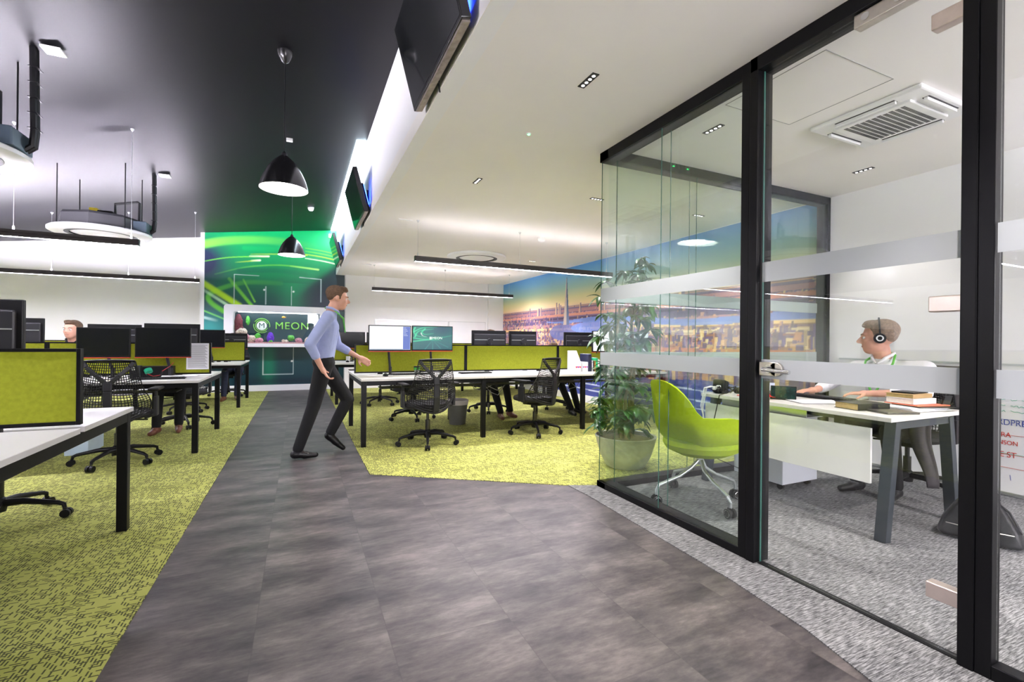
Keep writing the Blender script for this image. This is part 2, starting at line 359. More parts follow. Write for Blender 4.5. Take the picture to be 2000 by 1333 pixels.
# ---------------------------------------------------------------- painted wall prints
def painted(name, img, fpos, m, label, cat, thick):
    """img (h,w,3) painted on a gridded panel; fpos(u,v) -> point; thick vector to the wall"""
    h, w, _ = img.shape
    us, vs = np.meshgrid(np.linspace(0, 1, w), np.linspace(0, 1, h)); P = fpos(us.ravel(), vs.ravel())
    nv = h * w; P = np.concatenate([P, P[[0, w - 1, nv - w, nv - 1]] + np.array(thick)])
    idx = np.arange(nv).reshape(h, w); F = np.stack([idx[:-1, :-1], idx[:-1, 1:], idx[1:, 1:], idx[1:, :-1]], -1).reshape(-1, 4)
    me = bpy.data.meshes.new(name); me.vertices.add(len(P)); me.vertices.foreach_set('co', P.ravel().astype(np.float32))
    me.loops.add(F.size); me.loops.foreach_set('vertex_index', F.ravel().astype(np.int32))
    me.polygons.add(len(F)); me.polygons.foreach_set('loop_start', np.arange(0, F.size, 4, dtype=np.int32))
    try: me.polygons.foreach_set('loop_total', np.full(len(F), 4, dtype=np.int32))
    except Exception: pass
    me.update(calc_edges=True); me.validate()
    at = me.color_attributes.new('Col', 'FLOAT_COLOR', 'POINT')
    c = np.ones((len(P), 4), np.float32); c[:nv, :3] = img.reshape(-1, 3); at.data.foreach_set('color', c.ravel())
    me.materials.append(m); o = bpy.data.objects.new(name, me); COL.objects.link(o); tag(o, label, cat); return o
def lin(c): c = np.array(c, float) / 255; return np.where(c < .04045, c / 12.92, ((c + .055) / 1.055) ** 2.4)
rng = np.random.RandomState(7)
def smoothnoise(h, w, n):
    g = rng.rand(n + 2, int(n * w / h) + 3); y = np.linspace(0, n, h); x = np.linspace(0, g.shape[1] - 2, w)
    yi = y.astype(int); xi = x.astype(int); fy = (y - yi)[:, None]; fx = (x - xi)[None]; fy = fy * fy * (3 - 2 * fy); fx = fx * fx * (3 - 2 * fx)
    return (g[yi][:, xi] * (1 - fy) * (1 - fx) + g[yi + 1][:, xi] * fy * (1 - fx) + g[yi][:, xi + 1] * (1 - fy) * fx + g[yi + 1][:, xi + 1] * fy * fx)
# city panorama on the right wall: s along the wall from the far corner (0..8.25), z up
CW, CH = 8.25, 2.50; z0c = .14; R_ = .0125; w_, h_ = int(CW / R_), int(CH / R_)
ss, zz = np.meshgrid(np.linspace(0, CW, w_), np.linspace(z0c, z0c + CH, h_))
HZ = 1.84 - .004 * ss
t = np.clip((zz - HZ) / .8, 0, 1)[..., None]
stops = [(0, (240, 200, 175)), (.12, (246, 222, 170)), (.28, (225, 220, 165)), (.5, (165, 200, 185)), (.75, (120, 178, 210)), (1, (84, 150, 215))]
img = np.zeros((h_, w_, 3))
for (p0, c0), (p1, c1) in zip(stops[:-1], stops[1:]):
    k = np.clip((t - p0) / (p1 - p0), 0, 1); sel = (t >= p0)
    img = np.where(sel, lin(c0) * (1 - k) + lin(c1) * k, img)
below = zz < HZ
gn = smoothnoise(h_, w_, 14)[..., None]; dd = np.clip((HZ - zz) / 1.1, 0, 1)[..., None]
ground = lin((196, 140, 140)) * (1 - dd) + lin((96, 84, 140)) * dd; ground = ground * (.7 + .6 * gn)
img = np.where(below[..., None], ground, img)
def rect(s0, s1, za, zb, c):
    i0, i1 = int(max(0, s0) / R_), int(min(CW, s1) / R_) + 1; j0, j1 = int(max(0, za - z0c) / R_), int(max(0, zb - z0c) / R_) + 1
    img[j0:j1, i0:i1] = img[j0:j1, i0:i1] * .12 + lin(c) * .88
pal = [(246, 206, 150), (240, 180, 130), (228, 150, 120), (250, 226, 180), (214, 150, 150), (170, 120, 150), (120, 96, 150), (96, 80, 130), (255, 215, 140), (205, 130, 100)]
rp = random.Random(5)
N = 5200
for i in range(N):
    d = (i / N) ** 1.35 * 1.25 + rp.gauss(0, .012 + .04 * i / N); d = max(.0, d); s0 = rp.uniform(-.1, CW); sc = .012 + .085 * d
    wd = sc * rp.uniform(.5, 1.8); ht = sc * rp.uniform(.6, 2.0) * (1.6 if rp.random() < .08 else 1); zb = 1.84 - .004 * s0 - d
    if s0 > 2.4 and .12 < d < .32 + .04 * math.sin(s0 * 2) and rp.random() < .8: continue
    if 2.8 < s0 < 5.0 and .5 < d < .72 and rp.random() < .85: continue
    c = rp.choice(pal); sh = rp.uniform(.72, 1.0)
    if s0 > 5.5: c = tuple(int(a * .7 + b * .3) for a, b in zip(c, (245, 200, 110)))
    q0 = rp.uniform(.3, .75); rect(s0, s0 + wd * q0, zb, zb + ht, tuple(int(a * sh) for a in c)); rect(s0 + wd * q0, s0 + wd, zb, zb + ht * rp.uniform(.6, 1), (int(120 * sh), int(98 * sh), int(150 * sh)))
    if ht > .05:
        for kk in range(int(ht / .025) if rp.random() < .3 else 0): rect(s0 + .01, s0 + wd * .55, zb + kk * .025, zb + kk * .025 + .004, (int(c[0] * .6), int(c[1] * .5), int(c[2] * .5)))
def river(fn, c):
    global img
    mk = fn(ss, zz)[..., None]; img = img * (1 - .85 * mk) + lin(c) * .85 * mk * (.85 + .3 * gn)
river(lambda s, z: ((s > 2.4) & (abs(z - (1.60 - .03 * (s - 2.4) + .04 * np.sin(s * 1.7))) < .012 + .035 * np.clip((s - 2.4) / 2, 0, 1))).astype(float), (105, 135, 205))
river(lambda s, z: ((abs(s - 3.1) / .55) ** 2 + ((z - 1.34) / .17) ** 2 < 1).astype(float), (88, 100, 160))
river(lambda s, z: (((s - 4.3) / .9) ** 2 + ((z - 1.42) / .12) ** 2 < 1).astype(float), (110, 140, 215))
river(lambda s, z: (z < .62 + .03 * np.sin(s * 3)).astype(float), (44, 66, 150))
for zl in (.5, .36, .25): river(lambda s, z, zl=zl: (abs(z - zl - .01 * np.sin(s * 2.3)) < .011).astype(float), (210, 220, 240))
for s0, h0, w0 in ((2.78, .26, .07), (2.90, .22, .05), (2.95, .16, .06), (3.7, .17, .06), (2.1, .15, .06), (1.55, .19, .05), (1.95, .13, .12), (4.35, .24, .10), (4.5, .16, .05), (5.5, .18, .08), (6.3, .22, .09)):
    rect(s0, s0 + w0 * .5, 1.72, 1.80 + h0 * .6, (240, 200, 150)); rect(s0 + w0 * .5, s0 + w0, 1.72, 1.80 + h0 * .6, (110, 96, 130))
# glass spire
j0, j1 = int((1.50 - z0c) / R_), int((2.46 - z0c) / R_)
for j in range(j0, j1):
    f = (j - j0) / (j1 - j0); hw = .105 * (1 - f) + .004; ctr = 3.22
    i0, i1, im = int((ctr - hw) / R_), int((ctr + hw) / R_) + 1, int((ctr + hw * .1) / R_)
    img[j, i0:im] = lin((225, 205, 190)) * (.7 + .3 * f); img[j, im:i1] = lin((90, 105, 140))
city_tex = np.clip(img, 0, 1)
painted('wall_mural', city_tex, lambda u, v: np.stack([np.full_like(u, WR - .006), 11.33 - u * CW, z0c + v * CH], -1), vcol('city_print', .55),
        'printed wall mural of a sunset city skyline with a pointed glass tower and river', 'mural', (.005, 0, 0))
# green light-trail print
GW, GH = 2.77, 3.56; gx0, gz0 = -1.83, .13; w_, h_ = int(GW / .0125), int(GH / .0125)
gx, gz = np.meshgrid(np.linspace(gx0, gx0 + GW, w_), np.linspace(gz0, gz0 + GH, h_))
def blob(cx, cz, rx, rz_, p=1.0): return np.exp(-(((gx - cx) / rx) ** 2 + ((gz - cz) / rz_) ** 2) * p)[..., None]
im = np.ones((h_, w_, 3)) * lin((8, 52, 62)); up = 1 / (1 + np.exp(-(gz - 2.35) / .22))[..., None]
im = im * (1 - up) + lin((0, 132, 74)) * up
k = blob(.2, 3.5, 1.4, .5) * .8; im = im * (1 - k) + lin((0, 172, 96)) * k
k = np.clip(blob(-1.85, 2.75, .45, .5) * 1.2, 0, 1); im = im * (1 - k) + lin((18, 30, 62)) * k
k = blob(-1.75, 1.35, .4, .3) * .9; im = im * (1 - k) + lin((50, 150, 150)) * k
sd = (gz - 1.95) - (gx + .27) * .9; k = (1 / (1 + np.exp(sd / .05)) * (gx > -.35) * (gz > 1.8))[..., None] * .92; k *= np.clip((gx - (-.35)) / .25, 0, 1)[..., None]
im = im * (1 - k) + lin((9, 22, 44)) * k
k = np.clip(blob(-.15, 2.3, .25, .9) * .4, 0, 1) * (gz < 2.4)[..., None]; im = im * (1 - k) + lin((0, 150, 90)) * k
k = blob(-.62, .5, .14, 1.0) * .55 * (gz < 1.1)[..., None]; im = im * (1 - k) + lin((0, 130, 90)) * k
k = np.clip(blob(.1, .2, 2.0, .10), 0, 1) * .7; im = im * (1 - k) + lin((5, 22, 40)) * k
def stroke(pts, wd, c, a0=1.0, a1=1.0):
    global im
    P = []; n = len(pts)
    for i in range(n - 1):
        p0, p1, p2, p3 = [np.array(pts[max(0, min(n - 1, i + d))], float) for d in (-1, 0, 1, 2)]
        for t in np.linspace(0, 1, 14, endpoint=False): P.append(.5 * ((2 * p1) + (-p0 + p2) * t + (2 * p0 - 5 * p1 + 4 * p2 - p3) * t * t + (-p0 + 3 * p1 - 3 * p2 + p3) * t ** 3))
    P.append(np.array(pts[-1], float)); P = np.array(P); A = np.zeros((h_, w_))
    for i in range(len(P) - 1):
        a, b = P[i], P[i + 1]; d = b - a; L = (d ** 2).sum() + 1e-9
        tt = np.clip(((gx - a[0]) * d[0] + (gz - a[1]) * d[1]) / L, 0, 1); ds = np.hypot(gx - a[0] - tt * d[0], gz - a[1] - tt * d[1])
        f = i / (len(P) - 1); A = np.maximum(A, np.exp(-(ds / wd) ** 4) * (a0 * (1 - f) + a1 * f))
    A = A[..., None]; im = im * (1 - A) + lin(c) * A
LM, YL, PW = (112, 200, 60), (185, 215, 40), (225, 250, 200)
stroke([(-1.83, 3.12), (-1.46, 3.22), (-.89, 3.3), (-.29, 3.31), (.3, 3.25)], .085, (108, 196, 66), 1, 0)
stroke([(-1.1, 3.1), (-.3, 3.13), (.13, 3.12), (.9, 3.02)], .05, (0, 160, 84), .6, .2)
for zoff, cc_ in ((0, LM), (-.07, YL), (.07, LM), (-.16, PW)): stroke([(.1, 3.14 + zoff), (.5, 3.1 + zoff), (.94, 3.02 + zoff)], .014, cc_, .5, 1)
stroke([(-.98, 2.98), (-.28, 3.04), (.13, 3.05)], .014, YL, .2, .9)
stroke([(-1.83, 2.76), (-1.36, 2.88), (-.64, 2.96)], .013, LM, .5, 1); stroke([(-1.0, 2.935), (-.64, 2.96)], .019, PW, .3, 1)
stroke([(-1.27, 2.78), (-.81, 2.86)], .014, YL, .1, 1); stroke([(-.97, 2.84), (-.81, 2.86)], .022, PW, .2, 1)
stroke([(-1.64, 2.5), (-1.08, 2.69), (-.48, 2.78), (.03, 2.77), (.37, 2.74)], .016, LM, .1, 1); stroke([(-.2, 2.78), (.37, 2.74)], .02, (170, 230, 120), .2, 1)
stroke([(-1.2, 2.60), (-.5, 2.66), (.1, 2.62)], .06, (6, 90, 70), .7, .2)
stroke([(-.4, 2.38), (-1.07, 2.36), (-1.54, 2.2), (-1.75, 2.04), (-1.7, 1.89), (-1.48, 1.72)], .05, (96, 190, 50), .1, 1)
stroke([(-1.85, 2.3), (-1.2, 1.86)], .06, (175, 215, 30), .7, 1); stroke([(-1.85, 2.16), (-1.3, 1.78)], .03, (190, 230, 190), .3, .9)
stroke([(-1.38, 2.42), (-.94, 1.84)], .034, (120, 205, 50), .3, 1); stroke([(-1.12, 2.42), (-.9, 1.95)], .018, (130, 210, 60), .3, .8)
stroke([(-1.83, 1.72), (-1.45, 1.55)], .018, (120, 220, 110), .8, .6); stroke([(-1.83, 1.58), (-1.6, 1.52)], .03, (200, 235, 230), .8, 0)
for a in ([(-1.29, 1.9), (-1.29, 2.52), (-.83, 2.52)], [(-.69, 1.9), (-.69, 2.29)], [(-.18, 1.9), (-.18, 2.32)], [(-.02, 2.54), (.43, 2.52), (.43, 2.0)], [(-.73, .93), (-.73, .36), (-.13, .36), (-.13, .95)]):
    for p, r in zip(a[:-1], a[1:]): stroke([p, r], .009, (190, 205, 205), .75, .75)
for a in ((-.72, 2.22), (-.14, 2.21), (-.16, .65)): stroke([a, (a[0] + .001, a[1])], .02, (235, 240, 240))
painted('wall_mural', np.clip(im * 1.3, 0, 1), lambda u, v: np.stack([gx0 + u * GW, np.full_like(u, YB + .012), gz0 + v * GH], -1), vcol('light_trail_print', .35),
        'green and navy printed wall mural with streaking light trails around the fish tank', 'mural', (0, .007, 0))

# ---------------------------------------------------------------- suspended bar lights
def bar_light(name_label, x0, x1, y, zt, cables, uplight, top_of, group):
    t = thing('suspended_bar_light', name_label, 'light', (x0, y, zt), 0, group); L = x1 - x0
    mb = MB(); w = .0275; h = .07
    mb.box(0, L, -w, -w + .004, -h, 0); mb.box(0, L, w - .004, w, -h, 0); mb.box(0, .004, -w, w, -h, 0); mb.box(L - .004, L, -w, w, -h, 0); mb.box(0, L, -w, w, -.035, -.028)
    mb.build('housing', mat('bronze_black_housing', (.035, .028, .028), .4, spec=.5, var=.05), t)
    MB().box(.004, L - .004, -w + .004, w - .004, -h + .004, -h + .007).build('diffuser', LEDDOWN, t, label='glowing white diffuser')
    MB().box(.004, L - .004, -w + .004, w - .004, -.008, -.005).build('uplight_lens', LEDUPL if uplight else LEDUP, t)
    for cx in cables:
        m = MB(); H_ = top_of(cx + x0) - zt
        m.cyl((cx, 0, 0), (cx, 0, H_), .0016, n=6); m.lathe([(.009, 0), (.009, .03), (.003, .045)], (cx, 0, 0), 12); m.lathe([(.006, -.03), (.018, -.008), (.018, 0)], (cx, 0, H_), 12)
        m.build('suspension_cable', ALU, t, smooth=True)
    return t
RG, LG = 'bar lights over the right benches', 'bar lights over the left benches'
bar_light('dark bar light over the nearer right-hand bench, crossing the skyline mural to the glass office', 1.29, 4.29, 5.76, 2.2, (.04, 1.45, 2.9), False, lambda x: CZ, RG)
bar_light('dark bar light over the far right-hand bench, before the plain white end wall', 1.30, 4.39, 9.57, 2.2, (.04, 1.5, 3.0), False, lambda x: CZ, RG)
bar_light('dark bar light hanging just below the round ceiling unit on the left', -5.2, -1.58, 6.21, 2.2, (.3, 1.6, 2.62, 3.55), True, ceil_z, LG)
bar_light('dark bar light with white cables, hanging in front of the far left white wall', -5.2, -1.63, 9.80, 2.2, (.6, 1.58, 2.56, 3.5), True, ceil_z, LG)
bar_light('dark bar light hanging over the nearest left-hand bench', -5.2, -1.6, 2.6, 2.2, (.3, 1.6, 3.5), True, ceil_z, LG)
for y_, w_ in ((6.21, 'second in the row below the round ceiling unit'), (9.80, 'second in the row before the far left wall'), (2.6, 'second in the nearest left row')):  # extra bars out of view, added to brighten the left wall and ceiling
    bar_light('added bar light beyond the left edge, ' + w_, -8.3, -5.3, y_, 2.2, (.3, 1.5, 2.7), True, ceil_z, LG)
# wires' small plates on the white ceiling
for x, y, s_ in ((1.18, 5.79, 'by the cable of the nearer right-hand bar light'), (1.2, 9.6, 'by the cable of the far right-hand bar light')):
    tag(MB().box(x - .09, x + .09, y - .012, y + .012, CZ - .012, CZ).build('cable_cover', WHITE, bevel=.003), 'slim white cable cover ' + s_, 'cable cover')

# ---------------------------------------------------------------- pendants
def pendant(label, x, y, zr):
    t = thing('pendant_lamp', label, 'lamp', (x, y, zr), 0, 'black dome pendants above the walkway'); H_ = ceil_z(x) - zr
    prof = [(.187, 0), (.189, .004), (.183, .03), (.170, .075), (.148, .13), (.118, .185), (.080, .235), (.040, .272), (.022, .285)]
    inn = [(r - .004, z - .001) for r, z in prof[1:]]
    MB().lathe(prof + [(.016, .285)] , n=56, cap=False).add([], []).build('lamp_shade', mat('gloss_black_enamel', (.010, .010, .011), .22, spec=.6, var=.05), t, smooth=True)
    MB().lathe([(.187, 0)] + inn, n=56, cap=False).build('shade_lining', mat('white_enamel', (.85, .84, .8), .4, var=.02), t, smooth=True)
    MB().lathe([(.0, .030), (.150, .034), (.165, .040)], n=48, cap=False).build('diffuser', LAMPGLOW, t, smooth=True, label='glowing round diffuser')
    MB().lathe([(.022, .28), (.022, .30), (.008, .32)], n=16).build('cord_grip', BLACKP, t, smooth=True)
    MB().cyl((0, 0, .31), (0, 0, H_ - .05), .0045, n=8).build('cord', BLACKP, t, smooth=True)
    MB().lathe([(.010, H_ - .10), (.030, H_ - .085), (.058, H_ - .03), (.062, H_ + .004)], n=32).build('ceiling_rose', MATS['gloss_black_enamel'], t, smooth=True)
pendant('black dome pendant lamp over the walkway, the larger near one', -.134, 4.36, 2.41)
pendant('black dome pendant lamp over the walkway, in front of the green mural', -.124, 7.75, 2.41)
# ---------------------------------------------------------------- cove light on the dark ceiling
z0_, z1_ = ceil_z(.63), ceil_z(.745)
mb = MB(); mb.add([(.63, 6.15, z0_ - .012), (.745, 6.15, z1_ - .012), (.745, 11.5, z1_ - .012), (.63, 11.5, z0_ - .012), (.63, 6.15, z0_ + .01), (.745, 6.15, z1_ + .01), (.745, 11.5, z1_ + .01), (.63, 11.5, z0_ + .01)],
    [(0, 3, 2, 1), (4, 5, 6, 7), (0, 1, 5, 4), (1, 2, 6, 5), (2, 3, 7, 6), (3, 0, 4, 7)])
tag(mb.build('strip_light', COVE), 'bright bluish-white strip light along the top edge of the white bulkhead', 'light')

# ---------------------------------------------------------------- wall-hung televisions on the bulkhead
def tv(label, y0, y1):
    t = thing('television', label, 'television', (BX, (y0 + y1) / 2, 2.66), 0, 'tilted televisions on the bulkhead')
    L = y1 - y0; ang = math.radians(15); H_ = .52
    M = Matrix.Translation((-.065, 0, 0)) @ Matrix.Rotation(-ang, 4, 'Y')      # local: y along width, z up the screen, -x out of the screen
    MB().box(-.02, .03, -L / 2, L / 2, 0, H_, M).build('casing', mat('gloss_black_casing', (.012, .012, .013), .2, var=.05), t, bevel=.004)
    MB().box(-.0215, -.019, -L / 2 + .012, L / 2 - .012, .02, H_ - .012, M).build('screen', mat('black_glass_screen', (.004, .005, .006), .06, spec=.8, var=.02), t)
    MB().box(-.012, .028, -L / 2 + .02, L / 2 - .02, -.010, 0, M).build('lower_trim', mat('grey_metal_trim', (.30, .26, .23), .45, .6, var=.3, vscale=25), t, label='brushed grey underside trim')
    MB().box(.03, .075, -L / 2 + .12, L / 2 - .12, .04, .36, M).build('rear_cover', BLACKP, t, bevel=.01)
    m = MB(); m.box(-.02, -.001, -.22, .22, .06, .34)
    for s in (-.15, .15): m.bar((-.02, s, .22), tuple(M @ Vector((.075, s, .22))), .03, .03)
    m.build('wall_bracket', BLACK, t)
    MB().box(.076, .080, -L / 2 + .13, -L / 2 + .17, .10, .34, M).build('status_light', BLUELED, t, label='blue light on the back')
    m = MB(); m.tube([tuple(M @ Vector((.05, .1, .04))), (-.02, .12, -.01), (-.01, .14, -.03), (-.005, .2, .05)], .004, 6); m.build('cable', BLACKP, t, smooth=True)
tv('huge near tilted television on the white bulkhead, cut by the top of the picture', 2.06, 3.05)
tv('tilted black television on the white bulkhead, the middle one beside the near pendant', 5.66, 6.70)
tv('tilted black television on the white bulkhead, the far one next to the green mural', 9.35, 10.38)

# ---------------------------------------------------------------- round and square air units
def round_unit(label, x, y, z, hanging, group='round ceiling air units'):
    t = thing('air_conditioner', label, 'air conditioner', (x, y, z), 0, group)
    MB().lathe([(.36, .012), (.37, .0), (.50, .0), (.52, .012), (.52, .04), (.50, .055), (.36, .055)], n=72, cap=False).build('outer_ring', mat('white_plastic', (.86, .86, .86), .35, var=.02), t, smooth=True)
    MB().lathe([(.0, .010), (.29, .010), (.31, .016), (.315, .05), (.0, .05)], n=64, cap=False).build('centre_disc', MATS['white_plastic'], t, smooth=True)
    MB().lathe([(.312, .002), (.362, .002), (.362, .06), (.312, .06)], n=64, cap=False).build('air_slot', BLACKP, t)
    if hanging:
        m = MB(); n = 8; m.lathe([(.43, .056), (.43, .20), (.41, .23), (.0, .23)], n=8, cap=False); m.lathe([(.445, .07), (.445, .09), (.43, .09)], n=8, cap=False); m.build('case', mat('dark_case', (.03, .03, .035), .5, var=.1), t)
        MB().box(.28, .50, -.16, .14, .06, .20).build('control_box', mat('blue_grey_metal', (.07, .10, .13), .4, .3, var=.1), t, bevel=.01)
        m = MB(); m.box(-.10, .14, -.10, .10, .23, .31); m.build('drain_pump', BLACKP, t, bevel=.02)
        MB().box(-.105, -.02, -.105, .02, .25, .33).build('warning_label', mat('yellow_label', (.65, .50, .02), .5, var=.05), t, bevel=.01)
        for a, b in ((-.34, -.30), (.34, -.38), (-.34, .34), (.34, .30)):
            MB().cyl((a, b, .05), (a, b, ceil_z(x + a) - z), .006, n=6).build('threaded_rod', BLACKP, t)
        m = MB(); m.tube([(.14, -.02, .29), (.14, -.02, .42), (.40, -.12, .45), (.42, -.13, .44), (.42, -.13, .1)], .016, 8); m.build('pipe', BLACKP, t, smooth=True)
        zc = ceil_z(x + .53) - z
        m = MB()
        for d in (-.02, .02): m.tube([(.40, .02 + d, .10), (.47, .05 + d, .07), (.53, .06 + d, .13), (.54, .06 + d, .24), (.53, .06 + d, zc)], .022, 8)
        for i in range(5): m.box(.512, .566, .012, .108, .26 + i * (zc - .3) / 5, .266 + i * (zc - .3) / 5)
        m.build('insulated_pipe', BLACKP, t, smooth=True)
        MB().box(.60, .72, -.05, .07, ceil_z(x + .66) - z - .035, ceil_z(x + .66) - z - .02).build('sensor_plate', MATS['white_plastic'], t, label='small white plate on the ceiling beside the pipes')
round_unit('round white air unit with dark case, hanging on rods above the left benches, seen whole', -2.35, 7.70, 2.47, True)
round_unit('round white air unit hanging on the left, cut by the left edge of the picture', -2.40, 4.70, 2.47, True)
round_unit('round white air unit set flush in the white ceiling on the right', 2.83, 7.72, CZ - .052, False)
t = thing('air_conditioner', 'square white ceiling air unit with a slotted grille inside the glass office', 'air conditioner', (3.52, 1.75, CZ))
MB().box(-.32, .32, -.32, .32, -.03, 0).build('fascia', MATS['white_plastic'], t, bevel=.012)
MB().box(-.22, .22, -.22, .22, -.045, -.028).build('grille_frame', MATS['white_plastic'], t, bevel=.006)
m = MB()
for i in range(22):
    for j in range(11): m.box(-.185 + i * .0170 + (j % 2) * .006, -.185 + i * .0170 + .010 + (j % 2) * .006, -.175 + j * .0325, -.175 + j * .0325 + .023, -.0465, -.0445)
m.build('grille_holes', BLACKP, t)
for a, b, c_, d in ((-.17, .17, -.29, -.255), (-.17, .17, .255, .29)):
    MB().box(a, b, c_, d, -.033, -.025).build('air_slot', BLACKP, t); MB().box(a, b, c_ + .008, d - .008, -.05, -.03, Matrix.Rotation(.0, 4, 'X')).build('louvre', MATS['white_plastic'], t)
    MB().box(c_, d, a, b, -.033, -.025).build('air_slot', BLACKP, t); MB().box(c_ + .008, d - .008, a, b, -.05, -.03).build('louvre', MATS['white_plastic'], t)
m = MB(); gcol = mat('shadow_gap_grey', (.35, .35, .34), .8, var=.05)
for (a, b, c_, d) in ((2.42, 3.03, 1.483, 1.487), (2.42, 3.03, 2.095, 2.099), (2.42, 2.424, 1.485, 2.097), (3.026, 3.03, 1.485, 2.097)): m.box(a, b, c_, d, CZ - .002, CZ + .001)
tag(m.build('access_hatch', gcol), 'flush square access hatch outline in the ceiling inside the glass office', 'hatch')

# ---------------------------------------------------------------- linear downlights
def downlight(label, x, y, along_x, n=4, power=SPOT_W):
    t = thing('linear_downlight', label, 'light', (x, y, CZ), 0 if along_x else PI / 2, 'small black slot downlights')
    L = .036 * n + .012
    m = MB(); m.box(-L / 2, L / 2, -.022, .022, -.004, .002); m.build('bezel', BLACKP, t)
    m = MB()
    for i in range(n): m.lathe([(.010, -.0055), (.010, -.004)], (-L / 2 + .024 + i * .036, 0, 0), 14)
    m.build('lens', LEDSPOT, t)
    ld = bpy.data.lights.new('downlight_beam', 'SPOT'); ld.energy = power; ld.spot_size = math.radians(96); ld.spot_blend = .55; ld.shadow_soft_size = .04; ld.color = (1, .92, .88)
    lo = bpy.data.objects.new('downlight_beam', ld); COL.objects.link(lo); lo.location = (0, 0, -.03); lo.parent = t
downlight('black slot downlight with four lenses on the open ceiling, nearest the camera', 1.49, 2.24, False)
downlight('black slot downlight on the open ceiling, between the nearest one and the round flush unit', 1.50, 4.09, False)
downlight('thin black slot downlight just left of the glass office corner', 2.82, 4.055, True)
downlight('black slot downlight with lit lenses inside the glass office, by the front glass', 2.62, 2.37, False, power=SPOT_W * 1.0)
downlight('thin black slot downlight inside the glass office, near the wall above the seated man', 4.39, 2.37, False, power=SPOT_W * .2)
downlight('thin black slot downlight seen through both glass walls of the office', 4.25, 4.05, True)
downlight('tiny black slot downlight near the top edge of the skyline mural', 3.95, 7.75, True)
downlight('black slot downlight on the open ceiling behind the camera', 1.5, .4, False)
downlight('black slot downlight at the office end behind the camera', 3.4, .2, False)
# small ceiling items
tag(MB().lathe([(.0, -.06), (.025, -.06), (.05, -.045), (.055, -.02), (.055, 0)], (3.17, 5.93, CZ), 28, cap=False).build('smoke_detector', MATS['white_plastic'], smooth=True), 'round white smoke detector on the white ceiling above the right benches', 'smoke detector')
t = thing('indicator_lamp', 'tiny green indicator lamp on the white ceiling', 'indicator', (1.49, 3.0, CZ)); MB().lathe([(.018, -.006), (.018, .001)], n=20).build('bezel', MATS['white_plastic'], t, smooth=True); MB().lathe([(.008, -.009), (.008, -.005)], n=16).build('lens', GREENLED, t)
tag(MB().box(-.17, -.10, 6.2, 6.25, ceil_z(-.14) - .035, ceil_z(-.14) + .0).build('junction_box', MATS['white_plastic'], bevel=.004), 'small white box on the dark ceiling beside the near pendant cord', 'box')
tag(MB().lathe([(.0, -.06), (.03, -.06), (.045, -.04), (.055, 0.01)], (.165, 9.47, ceil_z(.165)), 24, cap=False).build('smoke_detector', MATS['white_plastic'], smooth=True), 'small white detector on the dark ceiling in front of the green mural', 'smoke detector')
tag(MB().box(.58, .67, YB - .03, YB + .02, 3.49, 3.58).build('junction_box', MATS['white_plastic'], bevel=.004), 'small white box high on the green mural beside the far television', 'box')

# ---------------------------------------------------------------- glass office front and side
GX, GY = 2.16, 3.07
t = thing('office_partition', 'black-framed double glazed partition of the corner office', 'partition', (0, 0, 0))
m = MB()
m.box(GX, GX + .11, 1.76, GY, CZ - .075, CZ); m.box(GX, WR, GY - .11, GY, CZ - .075, CZ); m.build('head_channel', BLACK, t, bevel=.003)
m = MB(); m.box(GX, GX + .11, 1.76, GY, .004, .05); m.box(GX, WR, GY - .11, GY, .004, .05); m.build('floor_channel', BLACK, t, bevel=.003)
MB().box(GX, GX + .11, 1.715, 1.765, .004, CZ).build('mullion', BLACK, t, bevel=.003)
MB().box(GX - .005, GX + .11, 1.665, 1.712, .004, CZ).build('door_jamb', BLACK, t, bevel=.003)
MB().box(GX - .005, GX + .11, .80, .845, .004, CZ).build('door_jamb', BLACK, t, bevel=.003)
MB().box(GX, GX + .06, .755, .80, .004, CZ).build('mullion', BLACK, t, bevel=.003)
MB().box(GX - .005, GX + .11, .80, 1.71, CZ - .075, CZ).build('door_head', BLACK, t, bevel=.003)
m = MB(); m.box(GX, GX + .06, YS, .755, .004, .055); m.box(GX, GX + .06, YS, .755, CZ - .075, CZ); m.build('near_channel', BLACK, t, bevel=.003)
MB().box(WR - .05, WR, GY - .11, GY, .004, CZ).build('wall_channel', BLACK, t, bevel=.003)
MB().box(GX + .02, GX + .06, .85, 1.66, .0045, .008).build('threshold_line', BLACKP, t)
def pane(x0, x1, y0, y1, z0, z1, m, edges=()):
    p = MB().box(x0, x1, y0, y1, z0, z1).build('glass_pane', m, t)
    for e in edges: MB().box(*e).build('pane_edge', EDGE, p)
a, b = GX + .012, GX + .098
for x in (a, b - .006):
    for y0, y1 in ((1.765, 2.388), (2.392, GY - .014 if x == a else GY - .1)):
        ed = []
        if y0 > 2: ed.append((x, x + .006, 2.389, 2.391, .05, CZ - .075))
        if y0 > 2: ed.append((x, x + .006, y1, y1 + .0025, .05, CZ - .075))
        pane(x, x + .006, y0, y1, .05, CZ - .075, GLASSG, ed)
for y in (GY - .018, GY - .098):
    xs = [GX + .02, 3.10, 4.02, WR - .05]
    for i in range(3):
        ed = [(xs[i + 1] - .001, xs[i + 1] + .001, y, y + .006, .05, CZ - .075)] if i < 2 else []
        pane(xs[i] + .0015, xs[i + 1] - .0015, y, y + .006, .05, CZ - .075, GLASSG, ed)
pane(a + .015, a + .023, YS, .752, .055, CZ - .075, GLASS)
for z0, z1 in ((.970, 1.068), (1.47, 1.572)):
    m = MB(); m.box(a - .0015, a - .0005, 1.766, GY - .016, z0, z1); m.box(GX + .022, WR - .05, GY - .0115, GY - .0105, z0, z1); m.box(a - .0015, a - .0005, YS, .752, z0, z1)
    m.build('frosted_band', FROST, t, label='frosted film band across the panes')
